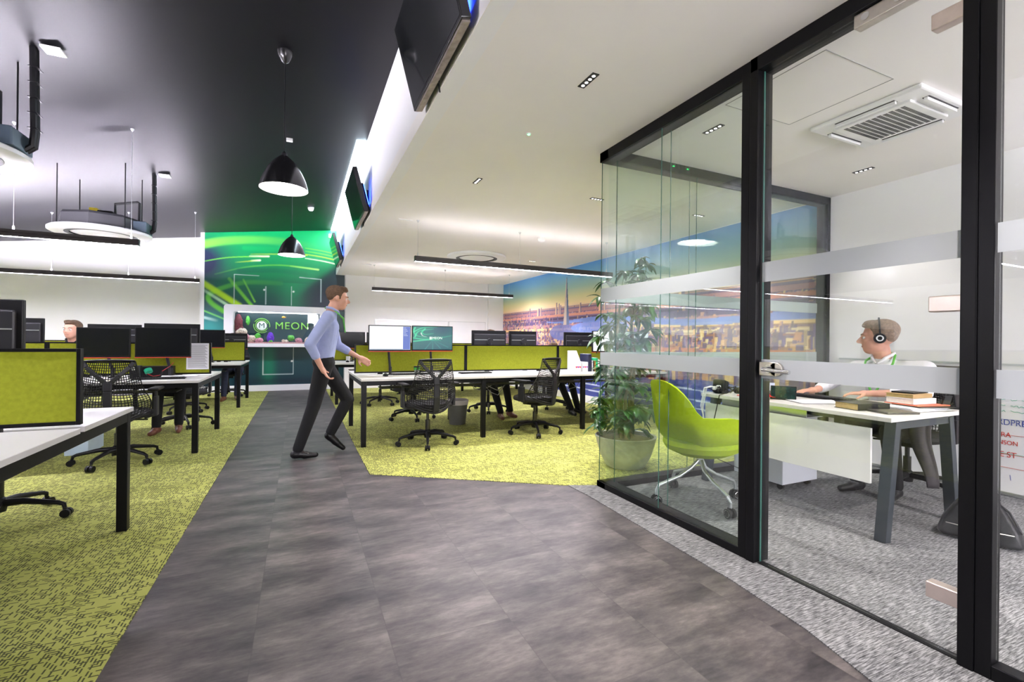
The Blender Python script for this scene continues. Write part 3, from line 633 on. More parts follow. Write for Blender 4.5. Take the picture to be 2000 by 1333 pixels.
t = thing('glass_door', 'frameless glass office door with steel lever handle and pale patch hinges', 'door', (0, 0, 0))
p = MB().box(GX + .03, GX + .04, .852, 1.655, .012, CZ - .08).build('door_leaf', GLASS, t)
for y in (.852, 1.655): MB().box(GX + .03, GX + .04, y - .001, y + .0015, .012, CZ - .08).build('pane_edge', EDGE, p)
m = MB()
for z0, z1 in ((.970, 1.068), (1.47, 1.572)): m.box(GX + .0285, GX + .0295, .853, 1.654, z0, z1)
m.build('frosted_band', FROST, t)
NICK = mat('satin_nickel', (.70, .60, .54), .32, .85, var=.04, vscale=30)
for z in (2.375, 1.305, .225):
    h_ = MB().box(GX + .012, GX + .058, .846, .945, z - .03, z + .03).build('patch_hinge', NICK, t, bevel=.004)
    MB().cyl((GX + .035, .848, z - .034), (GX + .035, .848, z + .034), .009, n=14).build('hinge_pin', STEEL, h_, smooth=True)
MB().box(GX + .010, GX + .058, 1.00, 1.215, 2.515, 2.572).build('closer_plate', STEEL, t, bevel=.002)
for y in (1.05, 1.17): MB().cyl((GX + .006, y, 2.545), (GX + .012, y, 2.545), .016, n=24).build('plate_bolt', CHROME, t, smooth=True)
m = MB(); m.box(GX + .012, GX + .058, 1.565, 1.655, .985, 1.055); m.cyl((GX + .012, 1.565, 1.02), (GX + .058, 1.565, 1.02), .035, n=32)
m.build('lock_case', STEEL, t, bevel=.002, smooth=True)
m = MB(); m.cyl((GX + .012, 1.60, 1.02), (GX - .03, 1.60, 1.02), .011, n=16); m.tube([(GX - .032, 1.604, 1.02), (GX - .034, 1.57, 1.018), (GX - .034, 1.50, 1.014), (GX - .034, 1.46, 1.012)], [.011, .010, .010, .010], 14)
m.cyl((GX + .012, 1.60, 1.02), (GX + .006, 1.60, 1.02), .022, n=24); m.build('lever_handle', CHROME, t, smooth=True)
m = MB(); m.cyl((GX + .012, 1.625, 1.02), (GX + .004, 1.625, 1.02), .008, n=16); m.build('key_cylinder', STEEL, t, smooth=True)

# ---------------------------------------------------------------- benches
def bench(label, x0, x1, y0, y1, sgn, n, group, fabric=LIME):
    """x0 is the aisle end; sgn +1 runs to +x"""
    t = thing('bench_desk', label, 'desk', (x0, (y0 + y1) / 2, 0), 0 if sgn > 0 else PI, group)
    L = abs(x1 - x0); D = y1 - y0; w = L / n
    for i in range(n):
        for s in (-1, 1):
            ya, yb = (.022, D / 2) if s > 0 else (-D / 2, -.022)
            MB().box(i * w + (.0 if i == 0 else .002), (i + 1) * w - .002, ya, yb, .705, .73).build('desktop', [DESK], t, bevel=.002)
    m = MB()
    for s in (-1, 1): m.box(.04, L - .04, s * (D / 2 - .06) - .02, s * (D / 2 - .06) + .02, .655, .70)
    m.build('side_rail', BLACK, t, bevel=.002)
    for i in range(n + 1):
        xx = min(max(i * w, .035), L - .035)
        MB().box(xx - .025, xx + .025, -D / 2 + .065, D / 2 - .065, .65, .705).build('cross_rail', BLACK, t, bevel=.002)
        for s in (-1, 1):
            MB().box(xx - .026, xx + .026, s * (D / 2 - .045) - .026, s * (D / 2 - .045) + .026, .004, .70).build('leg', BLACK, t, bevel=.003)
    MB().box(.3, L - .3, -.13, .13, .56, .57).build('cable_tray', BLACKP, t)
    for i in range(n):
        f = MB(); a_, b_ = i * w + .004, (i + 1) * w - .004; e = .016
        f.box(a_, a_ + e, -.016, .016, .745, 1.095); f.box(b_ - e, b_, -.016, .016, .745, 1.095); f.box(a_ + e, b_ - e, -.016, .016, .745, .762); f.box(a_ + e, b_ - e, -.016, .016, 1.08, 1.095)
        fo = f.build('divider_frame', BLACK, t, bevel=.001)
        MB().box(a_ + e, b_ - e, -.011, .011, .762, 1.08).build('felt_panel', fabric, fo)
        for xx in (a_ + .3, b_ - .3): MB().box(xx - .03, xx + .03, -.012, .012, .70, .75).build('divider_clamp', BLACK, t)
    rr = random.Random(int(x0 * 10 + y0 * 7)); m = MB()
    for k in range(10):
        xx = rr.uniform(.4, L - .4); pts = [(xx + dx, rr.uniform(-.15, .15), zz_) for dx, zz_ in ((0, .57), (.08, .50 + rr.uniform(-.08, .05)), (.2, .48 + rr.uniform(-.1, .05)), (.3, .57))]
        m.tube(pts, .005, 5)
    m.build('loose_cables', mat('grey_cable', (.3, .3, .3), .5, var=.1), t, smooth=True)
    return t
BG = 'white bench desks with lime dividers'
bench('near white bench desk with lime divider, cut by the left edge of the picture', -.91, -5.11, 2.05, 3.50, -1, 3, BG)
bench('white bench desk with lime divider on the left, middle one with the pinned notice', -.905, -5.105, 5.46, 6.90, -1, 3, BG)
bench('white bench desk with lime divider on the left, the far one beside the fish tank', -.88, -5.08, 8.80, 10.27, -1, 3, BG)
bench('white bench desk with lime divider on the right, the nearer one with the lit monitors', .59, 4.78, 5.10, 6.52, 1, 3, BG)
bench('white bench desk with lime divider on the right, the far one by the end wall', .56, 4.76, 8.62, 10.08, 1, 3, BG)

# ---------------------------------------------------------------- monitors
def monitor(label, x, y, zc, face, kind, w=.49, h=.30, arm=True, rz=0.0, yd=None, group='desk monitors'):
    """face -1: screen towards -Y, +1: screen towards +Y ; zc centre height"""
    t = thing('monitor', label, 'monitor', (x, y, .73), (0 if face < 0 else PI) + rz, group); z = zc - .73
    MB().box(-w / 2, w / 2, -.012, .018, z - h / 2, z + h / 2).build('casing', BLACKP, t, bevel=.004)
    MB().box(-w / 2 + .02, w / 2 - .02, .018, .038, z - h / 2 + .03, z + h / 2 - .05).build('rear_cover', GREYP, t, bevel=.01)
    MB().box(-w / 2 + .03, w / 2 - .03, .038, .040, z + .02, z + .026).build('rear_groove', ALU, t)
    sm = SCREENOFF
    if kind == 'white': sm = scr('white_screen', (.95, .97, 1.0), .24)
    s_ = None
    if kind != 'wall': s_ = MB().box(-w / 2 + .01, w / 2 - .01, -.0135, -.0118, z - h / 2 + .016, z + h / 2 - .01).build('screen', sm, t)
    MB().box(-w / 2, w / 2, -.014, .014, z - h / 2 - .008, z - h / 2).build('chin_strip', RED, t, label='red lower edge strip')
    m = MB(); m.cyl((0, .04, z), (0, .07, z), .045, n=20); m.tube([(0, .075, z - .02), (.0, .10, z - .12), (.03, .14, .06)], .014, 8); m.cyl((.03, .14, 0), (.03, .14, .10), .018, n=14); m.box(0, .06, .11, .17, .0, .012)
    m.build('support_arm', GREYP, t, smooth=True)
    return t, s_, z
m1, s1, z1 = monitor('monitor with a white page open, left one of the lit pair, nearer right bench', .955, 5.5, 1.168, -1, 'white', w=.485)
w_, h_ = .485, .30
MB().box(w_ / 2 - .095, w_ / 2 - .012, -.0142, -.0136, z1 - h_ / 2 + .018, z1 + h_ / 2 - .012).build('window_pane', scr('blue_sidebar', (.20, .26, .62), .2), s1)
for i in range(6): MB().box(w_ / 2 - .09, w_ / 2 - .09 + .03 + .01 * (i % 3), -.0148, -.0143, z1 + .12 - i * .018, z1 + .124 - i * .018).build('text_line', scr('pale_text', (.8, .85, 1), .2), s1)
MB().box(-w_ / 2 + .011, w_ / 2 - .096, -.0142, -.0136, z1 - h_ / 2 + .017, z1 - h_ / 2 + .024).build('task_bar', scr('blue_bar', (.1, .2, .35), .2), s1)
m2, s2, z2 = monitor('monitor showing a green light-trail wallpaper with a white company logo', 1.46, 5.5, 1.172, -1, 'wall', w=.50)
# wallpaper painted on the screen
w_, h_ = 120, 72; gx, gz = np.meshgrid(np.linspace(0, 1, w_), np.linspace(0, 1, h_))
im = np.ones((h_, w_, 3)) * lin((0, 110, 105)); k = blob(.75, .9, .35, .3) * .8; im = im * (1 - k) + lin((8, 60, 90)) * k; k = blob(.6, .0, .7, .4) * .7; im = im * (1 - k) + lin((0, 70, 90)) * k
for a_ in ([(.0, .75), (.25, .95), (.6, 1.0)], [(.05, .55), (.15, .8), (.5, .9)], [(.3, .9), (.22, .75), (.3, .66), (.5, .7)], [(0, .5), (.4, .45), (1, .62)], [(0, .35), (.4, .42), (.7, .4)], [(.05, .95), (.02, .8), (.1, .6), (.4, .5)]): stroke(a_, .022, (60, 225, 160), .9, .2)
stroke([(.2, .72), (.24, .6), (.34, .56)], .012, (240, 255, 240), 1, .3)
for a_ in ((.3, .0), (.5, .0), (.7, .05), (.9, .1)): stroke([(.5, .42), a_], .012, (20, 160, 150), .1, .7)
wp = painted('screen', np.clip(im, 0, 1), lambda u, v: np.stack([-.24 + u * .48, np.full_like(u, -.0125), z2 - .134 + v * .274], -1), vcol('wallpaper_screen', .3, .21), None, None, (0, .003, 0))
wp.parent = m2
if 'category' in wp: del wp['category']
LOGOW = scr('logo_white', (.9, 1, .9), .24)
MB().box(-.04, -.012, -.0145, -.0135, z2 - .012, z2 + .018).build('logo_badge', LOGOW, wp, bevel=.004)
text('logo_badge_letter', 'M', .022, faceneg((-.026, -.0152, z2 + .003)), scr('logo_teal', (.0, .25, .25), .2), wp)
text('logo_text', 'MEON', .042, faceneg((.055, -.0145, z2 + .003)), LOGOW, wp, spacing=1.05)
monitor('monitor with a white page, at the glass end of the nearer right bench', 4.02, 5.5, 1.155, -1, 'white', w=.50)
monitor('monitor half hidden by the plant, at the glass end of the nearer right bench', 4.54, 5.52, 1.155, -1, 'white', w=.50)
for k, (x, l) in enumerate(((2.44, 'left one of the pair of dark monitor backs'), (2.97, 'right one of the pair of dark monitor backs'), (3.93, 'single dark monitor back near the glass office'))):
    monitor(l + ' above the lime divider, nearer right bench', x, 6.12, 1.14, 1, 'off', w=.515 if k != 1 else .44, h=.31)
monitor('dark monitor on the far right bench beside the walking man', .87, 9.12, 1.14, -1, 'off', w=.50, h=.30)
monitor('dark monitor second along on the far right bench', 1.40, 9.12, 1.14, -1, 'off', w=.50, h=.30)
monitor('switched-off monitor on the left middle bench, the right one beside the pinned notice', -1.285, 5.88, 1.10, -1, 'off', w=.475, h=.305)
monitor('switched-off monitor on the left middle bench, just above the mesh chair', -1.765, 5.86, 1.095, -1, 'off', w=.42, h=.295)
monitor('dark monitor back standing behind the right switched-off monitor, left middle bench', -1.335, 6.5, 1.16, 1, 'off', w=.53, h=.30)
monitor('paler monitor back behind the left switched-off monitor, left middle bench', -1.86, 6.5, 1.15, 1, 'off', w=.47, h=.28)
monitor('dark monitor back left of the seated face, left middle bench', -2.70, 6.5, 1.19, 1, 'off', w=.50, h=.30)
monitor('large dark monitor back behind the near lime divider, cut by the left edge', -1.50, 3.02, 1.16, 1, 'off', w=.58, h=.33)
monitor('blue-tinted switched-off monitor on the far left bench', -1.40, 9.25, 1.14, -1, 'off', w=.47, h=.30)
monitor('dark monitor back next to the fish tank, far left bench', -1.13, 9.85, 1.10, 1, 'off', w=.50, h=.28)

# ---------------------------------------------------------------- mesh task chair
def make_task_chair(label):
    """origin on the floor under the gas lift, sitter faces +Y"""
    t = thing('task_chair', label, 'chair')
    m = MB(); m.lathe([(.036, .075), (.04, .10), (.034, .155), (.024, .165)], n=20)
    for k in range(5):
        a = 2 * PI * k / 5; c_, s_ = math.cos(a), math.sin(a)
        m.tube([(.02 * c_, .02 * s_, .125), (.12 * c_, .12 * s_, .128), (.22 * c_, .22 * s_, .110), (.285 * c_, .285 * s_, .098), (.312 * c_, .312 * s_, .085), (.316 * c_, .316 * s_, .062)], [.024, .020, .016, .014, .013, .011], 10)
    b = m.build('base', BLACKP, t, smooth=True)
    for k in range(5):
        a = 2 * PI * k / 5; c_, s_ = math.cos(a), math.sin(a); px, py = -s_, c_
        m = MB()
        for d in (-.016, .016):
            p = (.325 * c_ + px * d, .325 * s_ + py * d, .030)
            m.cyl((p[0] - px * .010, p[1] - py * .010, .030), (p[0] + px * .010, p[1] + py * .010, .030), .026, n=18)
        m.cyl((.325 * c_ - px * .02, .325 * s_ - py * .02, .03), (.325 * c_ + px * .02, .325 * s_ + py * .02, .03), .012, n=10)
        m.bar((.318 * c_, .318 * s_, .06), (.325 * c_, .325 * s_, .03), .014, .02)
        m.build('caster', BLACKP, b, smooth=True)
    m = MB(); m.cyl((0, 0, .15), (0, 0, .27), .026, n=20); m.cyl((0, 0, .27), (0, 0, .37), .016, n=16); m.build('gas_lift', mat('dark_gunmetal', (.06, .06, .065), .25, .8, var=.05), t, smooth=True)
    m = MB(); m.box(-.09, .09, -.14, .12, .36, .40); m.bar((0, -.10, .385), (0, -.26, .42), .06, .035); m.tube([(.10, .05, .38), (.21, .05, .375)], .008, 8); m.build('tilt_mechanism', BLACKP, t, bevel=.008)
    n = 28; prof = [(.0, .405), (.19, .405), (.235, .42), (.243, .44), (.236, .462), (.20, .475), (.0, .478)]
    m = MB(); m.lathe(prof, n=48); m.v = [(x * (1.02 + .05 * (1 if abs(x) > .1 else 0)), (y * 1.0 + (.03 if y > 0 else 0)), z - (.02 if y > .19 and z > .44 else 0)) for x, y, z in m.v]
    m.build('seat', mat('black_seat_fabric', (.016, .016, .018), .9, var=.2, vscale=60, bump=.2, bscale=300), t, smooth=True)
    for s_ in (-1, 1):
        m = MB(); m.bar((s_ * .20, -.02, .40), (s_ * .285, -.02, .43), .05, .02); m.box(s_ * .285 - .014, s_ * .285 + .014, -.065, .025, .42, .60); m.box(s_ * .283 - .009, s_ * .283 + .009, -.05, .01, .58, .655)
        a_ = m.build('armrest_support', GREYP, t, bevel=.006)
        m = MB(); m.box(s_ * .28 - .042, s_ * .28 + .042, -.13, .13, .655, .683); m.build('armrest_pad', BLACKP, a_, bevel=.012)
    # Y shaped spine
    m = MB()
    sp = [(0, -.215, .375), (0, -.285, .40), (0, -.30, .55), (0, -.30, .68), (0, -.295, .755)]
    for p, r in zip(sp[:-1], sp[1:]): m.bar(p, r, .062, .026, (0, 1, .2))
    for s_ in (-1, 1):
        br = [(s_ * .012, -.295, .745), (s_ * .075, -.29, .81), (s_ * .145, -.275, .885), (s_ * .168, -.262, .925)]
        for p, r in zip(br[:-1], br[1:]): m.bar(p, r, .034, .022, (0, 1, .2))
    m.build('spine_frame', GREYP, t, bevel=.006)
    m = MB(); m.tube([(-.175, -.255, .935), (-.08, -.268, .942), (.08, -.268, .942), (.175, -.255, .935)], .010, 8); m.build('top_rail', BLACKP, t, smooth=True)
    def P(u, v):          # u -1..1 across, v 0 bottom .. 1 top
        hw = .245 + .035 * math.sin(min(1, v * 2.2) * PI) * (1 - v) - .10 * max(v, 0) ** 1.3 + .03 * v
        z0 = .385 + .095 * u * u; z1_ = .937
        y = -.262 - .025 * math.sin(v * PI) + (.17 * (1 - v) ** 1.3 + .015) * u * u
        if v < .12: y += .0
        return (u * hw, y, z0 + (z1_ - z0) * v)
    m = MB(); NU, NV = 27, 25
    for i in range(NU):
        u0 = -1 + 2 * i / (NU - 1); pts = []
        for j in range(15):
            v = j / 14; u = u0 * (1 + .0) + .06 * math.sin(u0 * PI) * math.sin(v * PI); pts.append(P(max(-1, min(1, u)), v))
        m.tube(pts, .0030 if 0 < i < NU - 1 else .0055, 4)
    for j in range(NV):
        v0 = .03 + .95 * j / (NV - 1); pts = []
        for i in range(13):
            u = -1 + 2 * i / 12; v = v0 + .10 * (1 - abs(u)) * math.sin(v0 * PI) * (1 if v0 < .62 else -.35); pts.append(P(u, min(.99, max(0, v))))
        m.tube(pts, .0032 if 0 < j < NV - 1 else .005, 4)
    m.build('suspension_back', mat('dark_elastomer', (.008, .008, .009), .45, spec=.3, var=.05), t, smooth=True)
    m = MB(); m.tube([P(-1 + 2 * i / 16, -.01) for i in range(17)], .012, 8); m.tube([P(-.96 + 1.92 * i / 16, .035) for i in range(17)], .007, 6); m.build('back_rim', GREYP, t, smooth=True)
    return t
CG = 'black mesh-back task chairs'
first = None
def task_chair(label, x, y, rz, star=0.0):
    global first
    if first is None:
        first = c = make_task_chair(label); c['group'] = CG
    else: c = dup(first, label=label)
    c.location = (x, y, .004); c.rotation_euler = (0, 0, rz)
    for ch in c.children:
        if ch.name.split('.')[0] == 'base': ch.rotation_euler = (0, 0, star - rz)
    return c
D = math.radians
task_chair('black mesh-back task chair standing empty at the lit pair of monitors, nearer right bench', 1.29, 5.03, D(3), D(-104))
task_chair('black mesh-back task chair standing empty and turned, next to the box files, nearer right bench', 2.67, 5.13, D(24), D(-109))
task_chair('black mesh-back task chair at the far right bench, seen under the nearer desk', 1.30, 8.42, D(8), D(-60))
task_chair('empty black task chair tucked at the far side of the nearer right bench', 1.48, 6.72, D(172), D(200))
task_chair('black task chair of the person behind the pair of dark monitor backs', 2.78, 6.98, D(178), D(-110))
task_chair('black task chair of the person behind the single dark monitor back', 3.95, 6.98, D(184), D(-60))
task_chair('black mesh-back task chair at the left middle bench, its back towards the camera', -1.50, 5.33, D(2), D(-35))
task_chair('black task chair at the near left bench, base showing under the desk', -1.66, 3.86, D(176), D(-3))
task_chair('black task chair of the person with brown shoes, left middle bench', -1.36, 7.22, D(180), D(-70))
task_chair('black task chair at the near side of the far left bench', -1.62, 8.62, D(5), D(-40))
task_chair('black task chair of the person whose face shows between the monitors', -2.52, 7.42, D(180), D(10))
task_chair('black task chair of the person at the far left bench', -1.28, 10.66, D(185), D(30))
task_chair('black office task chair of the man inside the glass office', 4.36, 2.02, D(95), D(190))

# ---------------------------------------------------------------- people
def V(*a): return Vector(a)
def hand(m, w, d, nrm, side, curl=.5, L=.18, spread=.14):
    """w wrist, d pointing along the palm, nrm palm facing, side +1/-1 where the thumb leaves"""
    d = Vector(d).normalized(); nrm = Vector(nrm); nrm = (nrm - d * nrm.dot(d)).normalized(); s_ = d.cross(nrm) * side; k = L / .18; w = Vector(w)
    m.cap(w - d * .02, w + d * .03 * k, .024 * k, .026 * k, 10)
    for o in (-.028, -.010, .010, .027): m.cap(w + d * .02 * k + s_ * o * .7 * k, w + d * .088 * k + s_ * o * k, .014 * k, .0125 * k, 10)
    for i, (o, ln) in enumerate(((.030, .068), (.010, .078), (-.010, .072), (-.029, .055))):
        p = w + d * .088 * k + s_ * o * k; a = 0.0; dd = (d + s_ * o * spread * 6).normalized()
        for sgm, fr in enumerate((.45, .30, .25)):
            a += curl * (.35 + .35 * sgm); q_ = p + (dd * math.cos(a) + nrm * math.sin(a)) * ln * fr * k
            m.cap(p, q_, (.0092 - .001 * sgm) * k, (.0086 - .001 * sgm) * k, 8); p = q_
    p = w + d * .02 * k + s_ * .026 * k; q_ = p + (d * .55 + s_ * .7 + nrm * .35).normalized() * .042 * k; m.cap(p, q_, .013 * k, .011 * k, 9)
    r = q_ + (d * .85 + s_ * .25 + nrm * .45).normalized() * .034 * k; m.cap(q_, r, .0105 * k, .009 * k, 9)
def head(m, c, yaw, pitch, k=1.0):
    R_ = Matrix.Rotation(yaw, 3, 'Z') @ Matrix.Rotation(pitch, 3, 'X'); c = Vector(c)
    f = lambda x, y, z: c + R_ @ (Vector((x, y, z)) * k)
    def E(x, y, z, a, b, d_): m.ell(f(x, y, z), (a * k, b * k, d_ * k), 18, 12, R_.to_4x4())
    E(0, -.012, .035, .076, .096, .088); E(0, .025, -.02, .064, .070, .085); E(0, .045, -.072, .042, .045, .036)       # skull, face, chin
    E(0, .075, .030, .052, .020, .014); E(-.034, .062, -.012, .024, .022, .022); E(.034, .062, -.012, .024, .022, .022)  # brow, cheeks
    m.cap(f(0, .088, .018), f(0, .112, -.016), .009 * k, .014 * k, 10); E(0, .104, -.022, .019, .012, .009)
    E(0, .087, -.048, .024, .010, .008); E(0, .084, -.060, .020, .010, .008)                                             # lips
    for s_ in (-1, 1): E(s_ * .078, -.008, .0, .010, .019, .031)
    return f, R_
def person(label, loc, rz, J, top, trousers, hairm, shoes, sleeve='long', scale=1.0, vox=.009, hy=0.0, hp=0.0, hk=1.0, hands=None, girth=1.0, rootname='person'):
    t = thing(rootname, label, 'person', loc, rz); g = girth
    J = {k: Vector(v) for k, v in J.items()}
    b = MB(); f, HR = head(b, J['head'], hy, hp, hk)
    b.cap(J['neck'], J['head'] + Vector((0, -.015, -.03)), .055 * g, .050 * g)
    def trunk(m, e):
        c0, c1 = J['hip'], J['chest']; sl, sr = J['shl'], J['shr']
        m.cap(sl, sr, .058 * g + e, .058 * g + e)
        ax = (sr - sl).normalized()
        for s_ in (-1, 1):
            m.cap(c1 + ax * s_ * .085, c0 + ax * s_ * .075 + Vector((0, 0, .06)), .092 * g + e, .088 * g + e)
        m.cap(c1, c0 + Vector((0, 0, .06)), .105 * g + e, .10 * g + e)
        m.cap(J['neck'] - Vector((0, 0, .02)), c1 + Vector((0, 0, .05)), .055 * g + e, .085 * g + e)
    trunk(b, -.012)
    for s_ in 'lr':
        b.cap(J['sh' + s_], J['el' + s_], .044, .036); b.cap(J['el' + s_], J['wr' + s_], .037, .025)
        b.cap(J['hip'] + (J['kn' + s_] - J['hip']) * .05 + Vector(((.08 if s_ == 'r' else -.08), 0, 0)), J['kn' + s_], .070, .050); b.cap(J['kn' + s_], J['an' + s_], .048, .034)
        h = (hands or {}).get(s_, dict(d=tuple(J['wr' + s_] - J['el' + s_]), n=(0, 0, -1), c=.5))
        hand(b, J['wr' + s_] + Vector(h['d']).normalized() * .015, h['d'], h['n'], (1 if s_ == 'l' else -1) * h.get('t', 1), h['c'])
    body = b.build('body', SKIN, t, smooth=True, voxel=vox, sm=3)
    c = MB(); trunk(c, .0)
    for s_ in 'lr':
        c.cap(J['sh' + s_], J['el' + s_], .056 * g, .050)
        e = J['wr' + s_] if sleeve == 'long' else J['el' + s_] + (J['wr' + s_] - J['el' + s_]) * (.62 if sleeve == 'rolled' else .15)
        c.cap(J['el' + s_], e + (J['el' + s_] - J['wr' + s_]) * .10, .050, .040)
        if sleeve != 'none': c.cap(e + (J['el' + s_] - J['wr' + s_]).normalized() * .05, e + (J['el' + s_] - J['wr' + s_]).normalized() * .028, .042, .042)
    sh = c.build('shirt', top, t, smooth=True, voxel=vox, sm=3)
    m = MB()
    for a in (-1, 1):
        p = J['neck']; q_ = HR @ Vector((a * .052, .052, -.012)); m.tube([p + Vector((a * .052, -.052, .035)), p + Vector((a * .068, .0, .025)), p + Vector((a * .045, .058, -.005)), p + Vector((a * .008, .078, -.045))], [.012, .012, .012, .006], 8)
    m.build('collar', top, sh, smooth=True)
    p_ = MB(); p_.cap(J['hip'] + Vector((-.07, 0, .02)), J['hip'] + Vector((.07, 0, .02)), .105 * g, .105 * g)
    for s_ in 'lr':
        hx = J['hip'] + Vector(((.085 if s_ == 'r' else -.085), 0, 0)); p_.cap(hx, J['kn' + s_], .088, .064); p_.cap(J['kn' + s_], J['an' + s_] + Vector((0, 0, .01)), .063, .050)
    p_.build('trousers', trousers, t, smooth=True, voxel=vox * 1.2, sm=3)
    for s_ in 'lr':
        a = J['an' + s_]; d = Vector(J.get('ft' + s_, (0, .17, 0))); q_ = MB()
        dn = d.normalized(); base = a + Vector((0, 0, -.045))
        q_.cap(base - dn * .03, base + dn * .06 + Vector((0, 0, -.006)), .042, .036); q_.cap(base + dn * .05 + Vector((0, 0, -.012)), base + dn * .155 + Vector((0, 0, -.018)), .037, .026); q_.cap(base, a, .04, .040)
        q_.build('shoe', shoes, t, smooth=True, voxel=.008, sm=3)
    # hair
    m = MB(); k = hk
    def E(x, y, z, a, b_, d_): m.ell(f(x, y, z), (a * k, b_ * k, d_ * k), 18, 12, HR.to_4x4())
    E(0, -.026, .055, .082, .098, .080); E(0, -.045, .025, .073, .066, .062); E(0, .035, .098, .060, .052, .030); E(0, .066, .093, .048, .024, .016); E(.02, .03, .112, .045, .05, .02)
    for a in (-1, 1): E(a * .068, -.01, .035, .013, .04, .036); E(a * .072, .018, .01, .007, .009, .022)
    m.build('hair', hairm, t, smooth=True, voxel=.007, sm=2)
    for a in (-1, 1):
        e = MB(); e.ell(f(a * .031, .079, .008), (.0105 * k,) * 3, 14, 10); eye = e.build('eye', mat('eye_white', (.7, .68, .66), .25, var=.02), t, smooth=True)
        e = MB(); e.ell(f(a * .031, .0868, .008), (.005 * k,) * 3, 10, 8); e.build('iris', mat('iris_dark', (.03, .03, .04), .2, var=.02), eye, smooth=True)
        e = MB(); e.tube([f(a * .014, .096, .028), f(a * .032, .094, .034), f(a * .052, .078, .030)], [.003 * k, .0035 * k, .002 * k], 6); e.build('eyebrow', hairm, t, smooth=True)
    m = MB(); m.tube([f(-.022, .090, -.0535), f(-.01, .0965, -.053), f(.01, .0965, -.053), f(.022, .090, -.0535)], .0022 * k, 6); m.build('mouth_line', mat('lip_dark', (.25, .08, .07), .5, var=.05), t, smooth=True)
    return t, f, HR, J
def seated(label, x, y, rz, top, trousers, shoes, hz=1.19, hy=0.0, feet=.22, hk=.98):
    dz = hz - 1.19
    J = dict(hip=(0, -.02, .53), chest=(0, .02, .93 + dz * .8), neck=(0, .03, 1.06 + dz), head=(0, .06, 1.19 + dz), shl=(-.18, .02, .99 + dz), shr=(.18, .02, .99 + dz),
             ell=(-.24, .14, .78 + dz * .4), elr=(.24, .14, .78 + dz * .4), wrl=(-.14, .36, .785), wrr=(.14, .36, .785), knl=(-.11, .40, .52), knr=(.11, .40, .52), anl=(-.10, feet, .09), anr=(.10, feet + .1, .09), ftl=(-.03, .17, 0), ftr=(.03, .17, 0))
    return person(label, (x, y, .004), rz, J, top, trousers, HAIR, shoes, vox=.013, hy=hy, hk=hk, hands={s_: dict(d=(0, 1, -.05), n=(0, 0, -1), c=.35) for s_ in 'lr'})
seated('person in dark clothes at the left middle bench, pale face showing between two monitors', -2.52, 7.42, D(180), DCLOTH, DCLOTH, BLACKL, 1.22, D(-14))
seated('person in dark trousers and brown shoes at the left middle bench, upper body behind monitors', -1.44, 7.28, D(180), DCLOTH, DCLOTH, BROWNL, 1.08, feet=.42)
seated('person in dark trousers and brown shoes at the far left bench', -1.18, 10.60, D(182), DCLOTH, NAVY, BROWNL, 1.12, feet=.62)
seated('person in black behind the pair of dark monitor backs, top of brown hair showing', 2.80, 7.0, D(180), DCLOTH, DCLOTH, BROWNL, 1.20, feet=.62)
seated('person in navy and black trousers behind the single dark monitor back', 3.93, 6.95, D(184), NAVY, DCLOTH, BLACKL, 1.00, feet=.62)
# walking man
J = dict(hip=(0, .06, .90), chest=(0, .10, 1.27), neck=(0, .13, 1.43), head=(0, .185, 1.555), shl=(-.18, .13, 1.37), shr=(.18, .09, 1.37), ell=(-.25, .20, 1.09), elr=(.25, -.07, 1.10), wrl=(-.20, .40, .97), wrr=(.22, .03, .885),
         knl=(-.10, .30, .53), knr=(.09, -.03, .50), anl=(-.09, .14, .20), anr=(.09, -.16, .095), ftl=(0, .13, -.11), ftr=(0, .17, 0.0))
w, f, HR, JJ = person('person in light blue shirt with rolled sleeves and black trousers striding across the grey walkway', (.155, 4.95, 0), D(-90), J, BSHIRT, DCLOTH, HAIR, BLACKL, sleeve='rolled', vox=.0085, hp=D(-8), hands=dict(r=dict(d=(0, .5, -.85), n=(0, .4, .3), c=.8), l=dict(d=(0, .8, -.5), n=(1, 0, 0), c=.8)))
m = MB(); m.tube([(-.05, .07, 1.46), (-.06, .0 + .13, 1.455), (-.045, .24, 1.36), (0, .26, 1.22)], .006, 6); m.tube([(.05, .07, 1.46), (.06, .13, 1.455), (.045, .24, 1.36), (0, .26, 1.22)], .006, 6)
m.build('lanyard', mat('green_ribbon', (.12, .50, .08), .6, var=.05), w, smooth=True)
# seated man in the glass office
J = dict(hip=(0, -.02, .50), chest=(.03, .06, .88), neck=(.06, .12, 1.045), head=(.065, .17, 1.195), shl=(-.19, .05, .965), shr=(.25, .11, .95), ell=(-.27, .25, .80), elr=(.42, .27, .785), wrl=(.0, .40, .775), wrr=(.36, .47, .77),
         knl=(-.14, .42, .51), knr=(.14, .42, .51), anl=(-.12, .30, .09), anr=(.12, .34, .09), ftl=(-.03, .17, 0), ftr=(.03, .17, 0))
HY = D(-62)
w, f, HR, JJ = person('person in white shirt, green lanyard and headset seated at the glass office desk', (4.33, 2.06, .004), D(90), J, WSHIRT, DCLOTH, HAIR2, BLACKL, sleeve='rolled', vox=.0065, hy=HY, hp=D(-3), hk=1.14, girth=1.12,
                      hands=dict(l=dict(d=(.75, .55, -.04), n=(0, 0, -1), c=.42), r=dict(d=(.25, .95, -.06), n=(0, 0, -1), c=.30)))
k = 1.14
GR = MATS['green_ribbon']
m = MB()
m.tube([JJ['neck'] + V(-.075, -.02, .02), JJ['neck'] + V(-.10, .06, -.04), JJ['neck'] + V(-.085, .12, -.13), JJ['neck'] + V(-.02, .145, -.28)], .0085, 6)
m.tube([JJ['neck'] + V(.06, -.05, .03), JJ['neck'] + V(.09, .06, -.03), JJ['neck'] + V(.075, .12, -.12), JJ['neck'] + V(.0, .145, -.28)], .0085, 6)
